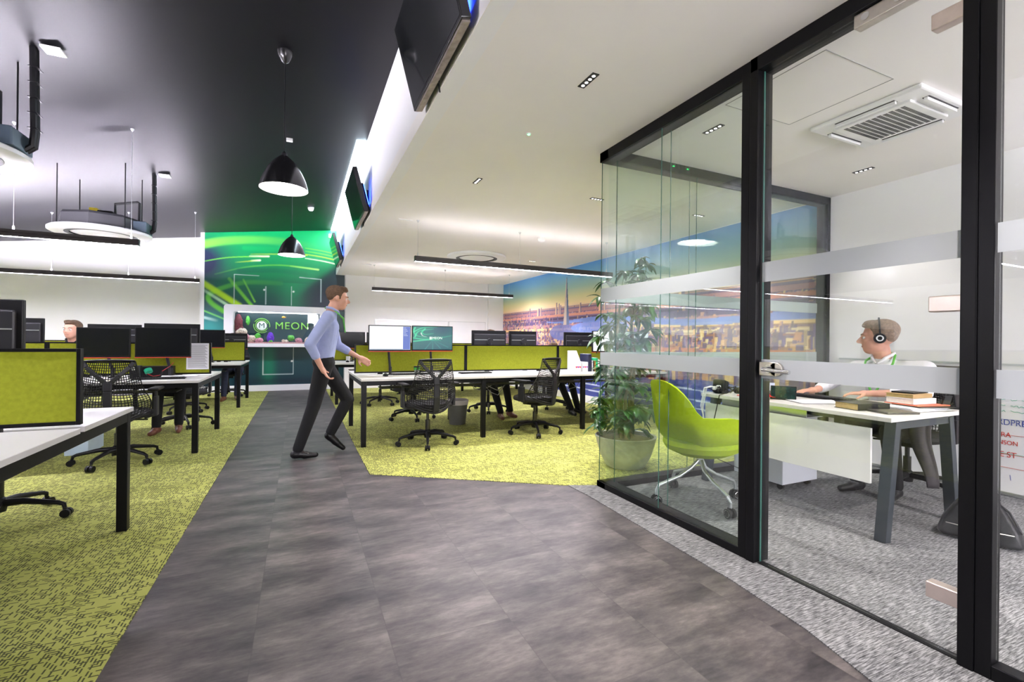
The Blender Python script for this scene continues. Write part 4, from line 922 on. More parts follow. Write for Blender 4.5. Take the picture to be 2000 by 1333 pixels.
m.tube([JJ['neck'] + V(-.075, -.02, .02), JJ['neck'] + V(-.03, -.075, .035), JJ['neck'] + V(.06, -.05, .03)], .0085, 6)
m.build('lanyard', GR, w, smooth=True)
m = MB()
for a in (-1, 1): m.cyl(f(a * .072, -.006, .0), f(a * .098, -.006, .0), .036 * k, .032 * k, 24)
hs = m.build('headset_ear_cup', BLACKP, w, smooth=True)
m = MB()
for a in (-1, 1):
    cc_ = f(a * .0985, -.006, .0); ax = HR @ Vector((a, 0, 0)); m.tube([cc_ + HR @ Vector((0, math.cos(q) * .017 * k, math.sin(q) * .017 * k)) for q in [2 * PI * i / 20 for i in range(20)]], .0052, 6, closed=True)
m.build('silver_ring', mat('silver_ring', (.75, .78, .8), .3, .3, var=.02), hs, smooth=True)
m = MB(); m.tube([f(math.cos(q) * .090, -.008, .03 + math.sin(q) * .112) for q in [PI * i / 16 for i in range(17)]], .006, 8)
for a in (-1, 1): m.tube([f(a * .090, -.008, .03), f(a * .090, -.006, .0)], .006, 8)
m.build('headset_band', BLACKP, w, smooth=True)

# ---------------------------------------------------------------- fish tank in the green wall
t = thing('fish_tank', 'white framed fish tank with purple rock and green plants set in the green mural wall', 'fish tank', (-.42, 11.15, 1.0))
m = MB(); x0, x1, z0, z1 = -1.01, 1.01, -.03, .855; ix0, ix1, iz0, iz1 = -.845, .835, .045, .715
def rring(x0, x1, z0, z1, r, n=6):
    pts = []
    for cx, cz, a0 in ((x1 - r, z1 - r, 0), (x0 + r, z1 - r, PI / 2), (x0 + r, z0 + r, PI), (x1 - r, z0 + r, 3 * PI / 2)):
        pts += [(cx + r * math.cos(a0 + PI / 2 * k / n), cz + r * math.sin(a0 + PI / 2 * k / n)) for k in range(n + 1)]
    return pts
o_, i_ = rring(x0, x1, z0, z1, .06), rring(ix0, ix1, iz0, iz1, .045); n = len(o_)
vs = [(x, 0, z) for x, z in o_] + [(x, 0, z) for x, z in i_] + [(x, .36, z) for x, z in o_] + [(x, .36, z) for x, z in i_]; fs = []
for k in range(n):
    j = (k + 1) % n; fs += [(k, j, n + j, n + k), (2 * n + k, 3 * n + k, 3 * n + j, 2 * n + j), (k, 2 * n + k, 2 * n + j, j), (n + k, n + j, 3 * n + j, 3 * n + k)]
m.add(vs, fs); m.build('frame', mat('white_lacquer', (.85, .84, .88), .25, var=.01), t, smooth=True)
MB().box(ix0, ix1, .34, .355, iz0, iz1).build('back_panel', mat('deep_teal_backing', (.008, .045, .06), .4, var=.2, vscale=4), t)
MB().box(ix0, ix1, .012, .018, iz0, iz1).build('glass_front', GLASS, t)
m = MB(); rr = random.Random(3)
m.box(ix0, ix1, .02, .34, iz0, iz0 + .03)
m.build('sand_bed', mat('pink_sand', (.62, .34, .36), .9, var=.3, vscale=50, bump=.6, bscale=80), t)
TL = emis('tank_lamp', (.85, .93, 1.0), 3.5); m = MB(); m.box(ix0 + .08, ix1 - .08, .12, .18, iz1 - .012, iz1 - .002); m.build('tank_lamp', TL, t)
def rock(nm, x, z, r, m_, sq=1.0, seed=0, y=.15):
    rr = random.Random(seed); b = MB()
    for i in range(16):
        a = rr.uniform(0, 2 * PI); e = rr.uniform(0, PI / 2.2); q_ = r * .7; b.ell((x + q_ * math.cos(a) * math.cos(e), y + .6 * q_ * math.sin(a) * math.cos(e), z + sq * q_ * math.sin(e)), (r * rr.uniform(.25, .5),) * 3, 8, 6)
    b.ell((x, y, z + r * .3 * sq), (r * .8, r * .6, r * .8 * sq), 12, 8); return b.build(nm, m_, t, smooth=True)
PUR = mat('purple_coral', (.13, .02, .60), .6, var=.4, vscale=30, bump=.6); GRN = mat('green_moss_ball', (.10, .50, .06), .7, var=.4, vscale=60, bump=.8); PNK = mat('pink_coral', (.62, .28, .36), .7, var=.5, vscale=30, bump=.5); CRM = mat('cream_coral', (.75, .62, .52), .7, var=.4, vscale=40, bump=.5); DRD = mat('dark_red_weed', (.14, .015, .03), .7, var=.6, vscale=30)
rock('purple_rock', -.16, iz0 + .07, .085, PUR, 1.9, 1); rock('moss_ball', -.40, iz0 + .12, .075, GRN, 1.2, 2); rock('moss_ball', .245, iz0 + .10, .085, GRN, .9, 3); rock('moss_ball', -.145, iz0 + .04, .04, GRN, .6, 4, y=.08)
rock('coral', -.52, iz0 + .07, .10, CRM, .9, 5); rock('coral', -.36, iz0 + .05, .09, PNK, .5, 6, y=.10); rock('coral', .40, iz0 + .05, .08, PNK, .9, 7); rock('coral', .12, iz0 + .04, .07, CRM, .5, 8); rock('coral', -.70, iz0 + .23, .11, CRM, .7, 9); rock('coral', -.68, iz0 + .10, .14, PNK, .8, 19); rock('coral', .58, iz0 + .05, .07, CRM, 1.3, 10); rock('coral', .72, iz0 + .05, .08, PNK, 1.0, 11)
rock('red_weed', -.77, iz0 + .30, .10, DRD, 3.0, 12, y=.25); rock('green_weed', -.60, iz0 + .45, .05, GRN, 2.6, 13, y=.28)
m = MB(); m.ell((.09, .16, .62), (.034, .012, .022), 14, 10); m.add([(.12, .16, .62), (.15, .16, .645), (.15, .16, .595), (.135, .165, .62)], [(0, 1, 3), (0, 3, 2), (1, 0, 3), (2, 3, 0)])
tag(m.build('fish', mat('orange_fish', (.85, .38, .04), .4, var=.2), smooth=True), 'small orange fish swimming near the top of the tank', 'fish'); fish = bpy.data.objects['fish']; fish.location = (-.42, 11.15, 1.0)
LG_ = mat('lime_lettering', (.22, .60, .08), .5, var=.05, emit=(.22, .6, .08), estr=.0); LW_ = mat('white_lettering', (.85, .88, .88), .5, var=.02)
text('sign_lettering', 'MEON', .225, faceneg((.26, .325, .43)), LG_, t, spacing=1.12, ext=.002)
text('sign_lettering', 'TECHNOLOGY', .052, faceneg((.50, .325, .29)), LW_, t, ext=.002) if False else None
m = MB()
for r, a0, a1 in ((.155, -.2, 2.6), (.155, 2.9, 5.4), (.12, 0.4, 5.9)): m.tube([(-.34 + r * math.cos(a0 + (a1 - a0) * i / 26), .328, .43 + r * math.sin(a0 + (a1 - a0) * i / 26)) for i in range(27)], .009, 6)
m.build('logo_rings', LG_, t, smooth=True)
m = MB(); m.ell((-.34, .334, .43), (.098, .006, .098), 32, 8); m.build('logo_disc', LW_, t, smooth=True)
text('logo_letter', 'M', .16, faceneg((-.34, .322, .43)), mat('teal_letter', (.01, .06, .07), .5, var=.02), t, ext=.002)
# whiteboards on the far white wall
for x0, x1, l in ((1.62, 3.42, 'wide white magnetic board on the far white wall behind the lit monitors'), (3.44, 4.44, 'narrow white magnetic board on the far white wall next to the skyline mural')):
    t = thing('whiteboard', l, 'whiteboard', (x0, 11.4, .85)); w_ = x1 - x0
    MB().box(0, w_, -.018, 0, 0, .78).build('board', mat('glossy_whiteboard', (.88, .88, .90), .15, var=.01), t)
    m = MB(); m.box(0, w_, -.022, 0, .775, .787); m.box(0, w_, -.022, 0, -.007, .005); m.box(0, .008, -.022, 0, 0, .78); m.box(w_ - .008, w_, -.022, 0, 0, .78); m.build('frame', ALU, t)

# ---------------------------------------------------------------- glass office furniture
t = thing('office_desk', 'white office desk with splayed dark steel legs and a hanging white modesty panel', 'desk', (3.07, 1.50, .0045)); L, Dp = 1.38, .84
MB().box(0, Dp, 0, L, .700, .726).build('desktop', DESK, t, bevel=.002)
AN = mat('anthracite_steel', (.035, .045, .055), .35, .2, var=.05)
for y in (.05, L - .05):
    s_ = MB()
    s_.bar((.10, y, .67), (Dp - .10, y, .67), .05, .045); s_.build('leg_crossbar', AN, t, bevel=.003)
    for xa, xb in ((.12, .02), (Dp - .12, Dp - .02)): MB().bar((xa, y, .69), (xb, y, .0), .055, .062, (0, 1, 0)).build('leg', AN, t, bevel=.003)
m = MB(); m.box(.16, .20, .05, L - .05, .655, .70); m.box(Dp - .2, Dp - .16, .05, L - .05, .655, .70); m.build('rail', AN, t)
MB().box(.03, .048, .12, L - .02, .315, .645).build('modesty_panel', mat('pale_panel', (.80, .80, .77), .4, var=.01), t, bevel=.002)
m = MB(); m.box(.048, .09, .3, .34, .6, .70); m.box(.048, .09, 1.0, 1.04, .6, .70); m.build('panel_bracket', BLACK, t)
m = MB(); m.box(.10, .28, .55, 1.25, .635, .64); m.box(.10, .104, .55, 1.25, .635, .69); m.build('cable_tray', ALU, t)
t = thing('pedestal', 'white drawer pedestal on castors under the office desk', 'pedestal', (3.40, 2.38, .0045))
MB().box(0, .42, 0, .44, .05, .56).build('body', mat('cool_white_steel', (.72, .75, .80), .4, var=.01), t, bevel=.004)
for k in range(3):
    d = MB().box(.42, .432, .01, .43, .06 + k * .165, .215 + k * .165).build('drawer', MATS['cool_white_steel'], t, bevel=.002); MB().box(.432, .445, .16, .28, .17 + k * .165, .18 + k * .165).build('handle', ALU, d)
for x in (.05, .37):
    for y in (.05, .39): MB().cyl((x - .012, y, .026), (x + .012, y, .026), .025, n=16).build('castor', BLACKP, t, smooth=True)
DZ = .7315
# low whiteboard along the right wall
t = thing('whiteboard', 'long low whiteboard with green, blue and red handwriting inside the glass office', 'whiteboard', (WR, 0, .03))
MB().box(-.02, 0, -1.5, 2.85, 0, .97).build('board', MATS['glossy_whiteboard'], t)
m = MB(); m.box(-.03, 0, -1.5, 2.85, .97, .985); m.box(-.024, 0, -1.5, 2.85, -.012, .006); m.build('frame', ALU, t)
def squig(pts, m_, r=.0016):
    b = MB(); b.tube(pts, r, 4); return b
def onb(y, z): return (-.0215, y, z - .03)
GI, BI, RI = mat('green_ink', (.02, .42, .26), .6, var=.02), mat('blue_ink', (.04, .07, .35), .6, var=.02), mat('red_ink', (.62, .03, .02), .6, var=.02)
T_ = lambda nm, s_, sz, y, z, c: text(nm, s_, sz, facenegx((-.0215, y, z - .03)), c, t, ext=.0006, align='LEFT', sx=.85)
T_('handwriting', 'WORDPRES', .062, 1.79, .565, BI)
T_('handwriting', 'COBRA', .052, 1.765, .47, RI); T_('handwriting', 'MAINSON', .046, 1.755, .41, RI); T_('handwriting', 'ICASE ST', .060, 1.785, .32, RI)
rr = random.Random(2); b = MB()
for z in (.74, .69, .65): 
    for w0 in (1.73, 1.62, 1.5): b.tube([onb(w0 - i * .009, z + rr.uniform(-.009, .009)) for i in range(10)], .0016, 4)
for z in (.41, .37, .27): b.tube([onb(1.86 - i * .007, z + rr.uniform(-.012, .012)) for i in range(9)], .0016, 4)
b.tube([onb(1.745, .76), onb(1.748, .63)], .0014, 4); b.tube([onb(1.73, .335), onb(1.735, .33), onb(1.3, .325)], .0014, 4); b.build('handwriting_lines', GI, t)
b = MB(); b.tube([onb(1.745, .50), onb(1.76, .585), onb(1.3, .60)], .0014, 4); b.tube([onb(1.735, .47), onb(1.75, .40), onb(1.76, .33)], .0014, 4); b.tube([onb(1.62, .17), onb(1.615, .13)], .0018, 4); b.build('handwriting_lines', BI, t)
b = MB(); b.tube([onb(1.70, .47), onb(1.72, .47), onb(1.72, .34)], .0018, 4); b.tube([onb(1.71, .325), onb(1.3, .318)], .0014, 4); b.tube([onb(1.72, .47), onb(1.3, .475)], .0014, 4); b.tube([onb(1.71, .225), onb(1.3, .215)], .0014, 4); b.build('handwriting_lines', RI, t)
# books, papers, gadgets on the desk
def book(label, x, y, z, w, d, h, rz, cover, pages, group=None):
    t = thing('book', label, 'book', (x, y, z), rz, group)
    m = MB(); m.box(-w / 2, w / 2, -d / 2, d / 2, 0, .003); m.box(-w / 2, w / 2, -d / 2, d / 2, h - .003, h); m.box(-w / 2, -w / 2 + .004, -d / 2, d / 2, .003, h - .003); m.build('cover', cover, t, bevel=.0008)
    MB().box(-w / 2 + .004, w / 2 - .005, -d / 2 + .005, d / 2 - .005, .003, h - .003).build('pages', pages, t); return t
GOLD = mat('gilt_pages', (.50, .36, .16), .35, .5, var=.1, vscale=60); CREAM = mat('cream_pages', (.72, .64, .56), .8, var=.05, vscale=80); ORG = mat('orange_card', (.72, .16, .09), .6, var=.05)
book('thick black book with gilt page edges lying near the middle of the office desk', 3.34, 1.80, DZ, .17, .25, .042, D(78), BLACKL, GOLD)
tag(MB().box(-.075, .075, -.105, .105, 0, .012).build('notebook', mat('dark_notebook', (.06, .055, .05), .35, var=.1), bevel=.002), 'slim dark notebook lying at the near edge of the office desk', 'notebook'); o = bpy.data.objects['notebook']; o.location = (3.33, 1.62, DZ); o.rotation_euler = (0, 0, D(70))
def sheet(label, x, y, z, w, d, rz, n=1, m_=PAPER, cat='paper', nm='paper_sheet', h=.002):
    b = MB(); rr = random.Random(int(x * 100 + y * 77))
    for k in range(n):
        M = Matrix.Rotation(rr.uniform(-.12, .12) if n > 1 else 0, 4, 'Z') @ Matrix.Translation((rr.uniform(-.008, .008), rr.uniform(-.01, .01), 0)); b.box(-w / 2, w / 2, -d / 2, d / 2, k * h, (k + .85) * h, M)
    o = b.build(nm, m_); o.location = (x, y, z); o.rotation_euler = (0, 0, rz); tag(o, label, cat); return o
sheet('loose white papers in front of the keyboard on the office desk', 3.38, 2.12, DZ, .21, .30, D(60), 4, nm='paper_stack', cat='papers')
o = sheet('fanned papers under the pile of books on the office desk', 3.64, 1.665, DZ, .23, .30, D(80), 6, nm='paper_stack', cat='papers', h=.0035)
o = sheet('dark folder over the fanned papers under the pile of books', 3.70, 1.62, DZ + .022, .20, .26, D(70), 1, BLACKL, 'folder', 'folder', .005)
o = sheet('orange-red card folder under the pile of books', 3.72, 1.665, DZ + .028, .21, .27, D(78), 1, ORG, 'folder', 'folder', .006)
book('white-paged thick book in the middle of the pile on the office desk', 3.70, 1.70, DZ + .035, .17, .22, .036, D(84), PAPER, CREAM)
book('tan-edged book in the upper part of the pile on the office desk', 3.70, 1.71, DZ + .072, .16, .215, .026, D(88), mat('tan_cover', (.45, .30, .13), .6, var=.1), GOLD)
sheet('black slim case on top of the pile of books', 3.73, 1.72, DZ + .0985, .12, .20, D(92), 1, BLACKL, 'case', 'slim_case', .012)
t = thing('phone_stand', 'black device propped upright behind the pile of books', 'phone', (3.86, 1.59, DZ)); MB().box(-.05, .05, -.006, .006, 0, .09, Matrix.Rotation(.25, 4, 'X')).build('body', BLACKP, t, bevel=.004); MB().box(-.045, .045, .0, .05, 0, .008).build('foot', BLACKP, t)
t = thing('keyboard', 'black keyboard under the seated man\'s hands on the office desk', 'keyboard', (3.66, 2.25, DZ), D(90)); MB().box(-.22, .22, -.065, .065, 0, .014).build('body', BLACKP, t, bevel=.003)
m = MB()
for i in range(18):
    for j in range(5): m.box(-.212 + i * .0236, -.212 + i * .0236 + .019, -.058 + j * .0235, -.058 + j * .0235 + .019, .014, .020)
m.build('keys', GREYP, t)
t = thing('tablet', 'small dark tablet with a greenish reflective screen propped on the office desk', 'tablet', (3.28, 2.30, DZ), D(-62)); M = Matrix.Rotation(-.30, 4, 'X')
MB().box(-.085, .085, -.005, .005, 0, .105, M).build('body', BLACKP, t, bevel=.003); MB().box(-.078, .078, -.0062, -.0048, .008, .098, M).build('screen', mat('green_black_glass', (.01, .03, .025), .08, spec=.8, var=.6, vscale=30), t)
m = MB(); m.add([(-.08, .0, 0), (-.08, .07, 0), (-.08, .026, .085), (.08, 0, 0), (.08, .07, 0), (.08, .026, .085)], [(0, 1, 2), (3, 5, 4), (0, 3, 4, 1), (1, 4, 5, 2), (0, 2, 5, 3)]); m.build('stand', BLACKP, t)
# red cloth
b = MB(); n = 16; vs = []; rr = random.Random(9)
for i in range(n + 1):
    for j in range(n + 1):
        u, v = i / n * 2 - 1, j / n * 2 - 1; r = math.hypot(u, v); z = .075 * math.exp(-r * r * 2.2) * (1 + .35 * math.sin(7 * math.atan2(v, u))) + .004 + .006 * rr.random(); vs.append((u * .085 * (1 + .1 * math.sin(5 * v)), v * .12, z))
b.add(vs, [(i * (n + 1) + j, (i + 1) * (n + 1) + j, (i + 1) * (n + 1) + j + 1, i * (n + 1) + j + 1) for i in range(n) for j in range(n)])
o = b.build('cloth', mat('red_cloth', (.75, .01, .015), .85, var=.1), smooth=True, ang=2.0); so = o.modifiers.new('s', 'SOLIDIFY'); so.thickness = .002; o.location = (3.21, 2.46, DZ + .003); tag(o, 'crumpled bright red cloth on the office desk beside the door jamb', 'cloth')
t = thing('desk_phone', 'black desk phone behind the red cloth on the office desk', 'phone', (3.46, 2.60, DZ), D(-70)); MB().box(-.09, .09, -.09, .09, 0, .03, Matrix.Rotation(.12, 4, 'X')).build('body', BLACKP, t, bevel=.008); MB().box(-.07, .07, .02, .03, .03, .11, Matrix.Rotation(-.35, 4, 'X')).build('display', mat('pale_display', (.5, .55, .7), .3, var=.05), t); MB().cap((-.07, -.06, .04), (-.07, .07, .05), .016).build('handset', BLACKP, t, smooth=True)
t = thing('power_block', 'black power block with white plugs on the glass-side end of the office desk', 'power block', (3.20, 2.80, DZ), D(20)); MB().box(-.05, .05, -.05, .05, 0, .11, Matrix.Rotation(.22, 4, 'Y')).build('body', BLACKP, t, bevel=.014)
m = MB(); m.box(-.085, -.05, -.03, .0, .04, .07); m.box(-.085, -.05, .005, .03, .03, .06); m.build('plug', mat('white_plug', (.75, .75, .75), .4, var=.03), t, bevel=.006)
t = thing('cable_tangle', 'tangle of black and white cables spilling over the end of the office desk', 'cables', (3.20, 2.72, DZ)); rr = random.Random(4); mk, mw = MB(), MB()
for k in range(14):
    x, y = rr.uniform(-.10, .16), rr.uniform(-.18, .08); pts = [(x, y, .012)]
    for i in range(7): x += rr.uniform(-.07, .07); y += rr.uniform(-.06, .06); pts.append((max(-.11, min(.25, x)), max(-.3, min(.12, y)), .01 + rr.uniform(0, .06)))
    mk.tube(pts, .0035, 6)
mk.tube([(-.06, -.05, .02), (-.13, -.03, .0), (-.145, .02, -.25), (-.10, .05, -.52), (.05, -.1, -.60), (.12, -.2, -.45)], .004, 6)
for k in range(3): mw.tube([(-.09, .07 + k * .012, .06), (-.15 - k * .015, .08, .05), (-.165 - k * .015, .10, -.10), (-.15, .12 - k * .02, -.20 - k * .04), (-.11, .09, -.26)], .0035, 6)
mk.build('black_cables', BLACKP, t, smooth=True); mw.build('white_cables', mat('white_cable', (.75, .75, .75), .5, var=.02), t, smooth=True)
m = MB(); b = MB(); b.box(-.05, .06, -.08, .06, .0, .05); tag(b.build('adapter', BLACKP, bevel=.01), 'black adapter box among the cables on the office desk', 'adapter').location = (3.36, 2.70, DZ)
# lime tub chair
t = thing('tub_chair', 'lime green tub chair on four chrome swivel legs with castors inside the glass office', 'chair', (2.615, 2.47, .0045), 0)
def shell():                              # faces +X
    NA, NH = 44, 12; vo, vi = [], []
    for i in range(NA + 1):
        a = -2.36 + 4.72 * i / NA                     # angle from the back (-X)
        ca = abs(a) / 2.36; back = max(0, math.cos(min(abs(a), PI / 2)))
        top = .645 + .245 * max(0, 1 - (abs(a) / .80) ** 2.6) if abs(a) < .80 else .645 - .10 * max(0, (abs(a) - 1.35) / 1.01) ** 2.0
        if .80 <= abs(a) < 1.1: top = .645
        lean = .10 * max(0, 1 - (abs(a) / .9) ** 2)
        for j in range(NH + 1):
            v = j / NH; bot = .345; z = bot + (top - bot) * v
            prof = math.sin(min(1, v * 1.55) * PI / 2)
            rx, ry = .10 + .19 * prof, .09 + .205 * prof
            lx = lean * max(0, (z - .45) / .45) * 1.1; th = .028
            for L_, d in ((vo, 0), (vi, th)):
                L_.append((-(rx - d) * math.cos(a) - lx + .03 * (1 if abs(a) > 1.5 else 0) * ca, (ry - d) * math.sin(a), max(z, .345 + (.085 if d else 0))))
    vs = vo + vi; K = NH + 1; N_ = len(vo); fs = []
    for i in range(NA):
        for j in range(NH):
            q_ = (i * K + j, (i + 1) * K + j, (i + 1) * K + j + 1, i * K + j + 1); fs.append(q_[::-1]); fs.append(tuple(N_ + k for k in q_))
        fs.append((i * K + NH, (i + 1) * K + NH, N_ + (i + 1) * K + NH, N_ + i * K + NH)); fs.append((i * K, N_ + i * K, N_ + (i + 1) * K, (i + 1) * K))
    for i in (0, NA):
        for j in range(NH): fs.append((i * K + j, i * K + j + 1, N_ + i * K + j + 1, N_ + i * K + j))
    return MB().add(vs, fs)
s_ = shell(); s_.build('shell', LIMEU, t, smooth=True, ang=1.0)
m = MB(); m.lathe([(.0, .34), (.16, .345), (.245, .385), (.268, .425), (.262, .455), (.22, .468), (.0, .47)], n=48); m.v = [(x * 1.05 + .035, y * .97, z - (.012 if x > .2 else 0)) for x, y, z in m.v]; m.build('seat_cushion', LIMEU, t, smooth=True)
m = MB(); m.cyl((.02, 0, .27), (.02, 0, .35), .022, n=16)
LEGM = ALU; m.build('swivel_post', LEGM, t, smooth=True)
for k, a in enumerate((D(165), D(-99), D(-9), D(78))):
    c_, s_2 = math.cos(a), math.sin(a); r_ = .32
    l = MB().tube([(.02 + .015 * c_, .015 * s_2, .30), (.06 * c_, .06 * s_2, .245), (.15 * c_, .15 * s_2, .19), (.25 * c_, .25 * s_2, .155), (.30 * c_, .30 * s_2, .135), (r_ * c_, r_ * s_2, .10), (r_ * c_, r_ * s_2, .065)], .0125, 12).build('leg', LEGM, t, smooth=True)
    px, py = -s_2, c_; m = MB()
    for d in (-.018, .018): m.cyl((r_ * c_ + px * (d - .008), r_ * s_2 + py * (d - .008), .032), (r_ * c_ + px * (d + .008), r_ * s_2 + py * (d + .008), .032), .0315, n=24)
    m.box(r_ * c_ - .012, r_ * c_ + .012, r_ * s_2 - .012, r_ * s_2 + .012, .03, .07); m.build('castor', BLACKP, l, smooth=True)
    m = MB()
    for d in (-.0275, .0275): m.tube([(r_ * c_ + px * d + c_ * .022 * math.cos(q_), r_ * s_2 + py * d + s_2 * .022 * math.cos(q_), .032 + .022 * math.sin(q_)) for q_ in [2 * PI * i / 20 for i in range(20)]], .002, 6, closed=True)
    m.build('castor_ring', CHROME, l, smooth=True)
# jacket over the chair back
b = MB(); n = 24; vs = []; fs = []
rr = random.Random(11)
for i in range(n + 1):
    for j in range(n + 1):
        u, v = i / n, j / n; drop = .50 + .30 * max(0, 1 - abs(u - .22) / .16) + .05 * math.sin(u * 17)
        side = -.02 if v < .12 else 0
        z = .98 - abs(v - .12) * drop if v > .12 else .98 - (.12 - v) * 1.2
        x = (.0 if v > .12 else .0) + .03 * math.sin(u * 19 + v * 3) * v + (.05 * min(1, max(0, v - .12) * 8)) - (.05 if v < .08 else 0)
        w_ = .48 * (1 - .25 * v)
        vs.append((x, (u - .5) * w_, z))
b.add(vs, [(i * (n + 1) + j, (i + 1) * (n + 1) + j, (i + 1) * (n + 1) + j + 1, i * (n + 1) + j + 1) for i in range(n) for j in range(n)])
o = b.build('jacket', GREYCL, smooth=True, ang=3.0); so = o.modifiers.new('s', 'SOLIDIFY'); so.thickness = .012; o.location = (4.655, 2.0, 0.0); o.rotation_euler = (0, 0, D(5)); tag(o, 'dark grey jacket hanging over the back of the office chair behind the seated man', 'jacket')
b = MB(); vs = []; n = 16
for i in range(n + 1):
    for j in range(9):
        v, u = i / n, j / 8; w_ = .055 * (1 - .6 * v ** 1.5) + .012; a = u * PI * 1.1; vs.append((.035 * math.sin(a * 2) * (1 - v) + .02 * v, (u - .5) * 2 * w_ + .03 * math.sin(v * 5) - .03 * v, .70 - .56 * v))
b.add(vs, [(i * 9 + j, (i + 1) * 9 + j, (i + 1) * 9 + j + 1, i * 9 + j + 1) for i in range(n) for j in range(8)])
o = b.build('scarf', mat('mid_grey_wool', (.06, .055, .058), .9, var=.15, vscale=14, bump=.4, bscale=18), smooth=True, ang=3.0); so = o.modifiers.new('s', 'SOLIDIFY'); so.thickness = .014; o.location = (4.02, 1.76, .0); o.rotation_euler = (0, 0, D(50)); tag(o, 'grey scarf hanging down from the armrest of the office chair, seen under the desk end', 'scarf')
# leather bag
t = thing('bag', 'black leather bag slumped on the grey office carpet by the door post', 'bag', (3.65, 1.33, .0045), D(-72))
b = MB(); vs = []
for z, hw, hd in ((.012, .175, .085), (.03, .185, .095), (.10, .165, .085), (.19, .115, .055), (.255, .07, .028), (.27, .06, .016)):
    vs += [(hw * cx_, hd * cy_, z) for cx_, cy_ in ((-1, -.6), (-.9, -1), (-.3, -1.08), (.3, -1.08), (.9, -1), (1, -.6), (1, .6), (.9, 1), (.3, 1.05), (-.3, 1.05), (-.9, 1), (-1, .6))]
n = 12; b.add(vs, [tuple(range(n))[::-1], tuple(range(5 * n, 6 * n))] + [(r * n + k, r * n + (k + 1) % n, (r + 1) * n + (k + 1) % n, (r + 1) * n + k) for r in range(5) for k in range(n)])
b.build('body', BLACKL, t, smooth=True, voxel=.008, sm=8)
m = MB()
for s_ in (-.03, .035): m.tube([(-.07, s_, .25), (-.06, s_ * 1.6, .31), (0, s_ * 2.2, .325), (.06, s_ * 1.8, .29), (.08, s_, .245)], .006, 8)
m.tube([(.05, .0, .26), (.12, -.03, .20), (.17, -.06, .10)], .007, 8)
m.build('handle', BLACKL, t, smooth=True)
m = MB(); m.tube([(-.14, -.092, .09), (0, -.096, .085), (.14, -.092, .09)], .003, 6); m.tube([(-.06, .0, .272), (.06, .0, .272)], .005, 6); m.build('zip', STEEL, t, smooth=True)

# ---------------------------------------------------------------- potted plant
t = thing('potted_plant', 'tall leafy plant in a big pale stone pot beside the glass office corner', 'plant', (2.75, 3.46, .004))
POT = mat('pale_stoneware', (.36, .38, .33), .7, var=.25, vscale=7, bump=.6, bscale=20)
MB().lathe([(.0, .0), (.155, .0), (.175, .01), (.225, .10), (.258, .205), (.272, .265), (.278, .282), (.268, .288), (.252, .283), (.246, .25), (.0, .245)], n=56, cap=False).build('pot', POT, t, smooth=True)
b = MB(); b.lathe([(.0, .258), (.12, .262), (.245, .252)], n=32, cap=False); b.build('soil', SOIL, t, smooth=True)
rr = random.Random(21); stems = []
for k in range(5):
    a = 2 * PI * k / 5 + .4; x0, y0 = .05 * math.cos(a), .05 * math.sin(a); hh = (1.50, 1.02, 1.34, .92, 1.42)[k] + rr.uniform(-.02, .02)
    pts = [(x0, y0, .25), (x0 * 1.6 + rr.uniform(-.02, .02), y0 * 1.5, .30 + hh * .35), (x0 * 1.2 + rr.uniform(-.04, .06), y0 * 1.6 + rr.uniform(-.03, .03), .30 + hh * .7), (x0 * 2.2 + .06, y0 * 2.0, .30 + hh)]
    stems.append(pts); MB().tube(pts, [.019, .016, .013, .008], 8).build('stem', BARK, t, smooth=True)
def leaf(b, p, d, L, w, droop):
    d = Vector(d).normalized(); s_ = d.cross(Vector((0, 0, 1)))
    if s_.length < .1: s_ = Vector((1, 0, 0))
    s_.normalize(); up = s_.cross(d).normalized(); p = Vector(p); rows = []
    for i in range(6):
        v = i / 5; c = p + d * L * v - Vector((0, 0, 1)) * droop * L * v * v; ww = w * math.sin(PI * min(.98, v * .93 + .05)) ** .8
        rows.append([c - s_ * ww + up * ww * .25, c, c + s_ * ww + up * ww * .25])
    vs = [q_ for r in rows for q_ in r]; b.add(vs, [(i * 3 + j, i * 3 + j + 1, (i + 1) * 3 + j + 1, (i + 1) * 3 + j) for i in range(5) for j in range(2)])
b = MB(); pet = MB()
def cluster(c, n, L):
    for k in range(n):
        a = rr.uniform(0, 2 * PI); e = rr.uniform(-.5, .6); leaf(b, c, (math.cos(a) * math.cos(e), math.sin(a) * math.cos(e), math.sin(e)), L * rr.uniform(.75, 1.15), L * rr.uniform(.17, .24), rr.uniform(.25, .8))
for pts in stems:
    for seg in range(3):
        for k in range(7):
            f_ = rr.random(); p = Vector(pts[seg]).lerp(Vector(pts[seg + 1]), f_)
            if p.z < .42 and rr.random() < .5: continue
            a = rr.uniform(0, 2 * PI); r_ = rr.uniform(.08, .27) * (1 if p.z < 1.0 else .8); q_ = p + Vector((math.cos(a) * r_, math.sin(a) * r_, rr.uniform(.0, .12)))
            pet.tube([p, (p + q_) / 2 + Vector((0, 0, .02)), q_], .0025, 4); cluster(q_, 6, .13)
    pet.tube([pts[-1], Vector(pts[-1]) + Vector((.05, .02, .16))], .003, 4); cluster(Vector(pts[-1]) + Vector((.05, .02, .16)), 8, .12); cluster(Vector(pts[-1]), 8, .12)
for k in range(7):
    a = rr.uniform(2.2, 4.6); q_ = Vector((math.cos(a) * .27, math.sin(a) * .25, rr.uniform(.42, .6))); pet.tube([(0, 0, .45), q_], .0025, 4); cluster(q_, 6, .13)
pet.build('leaf_stalks', mat('green_stalk', (.10, .20, .05), .6, var=.2), t)
b.v = [(x, max(y, -.375), z) for x, y, z in b.v]
o = b.build('foliage', LEAF, t, smooth=True, ang=3.0); so = o.modifiers.new('s', 'SOLIDIFY'); so.thickness = .0012

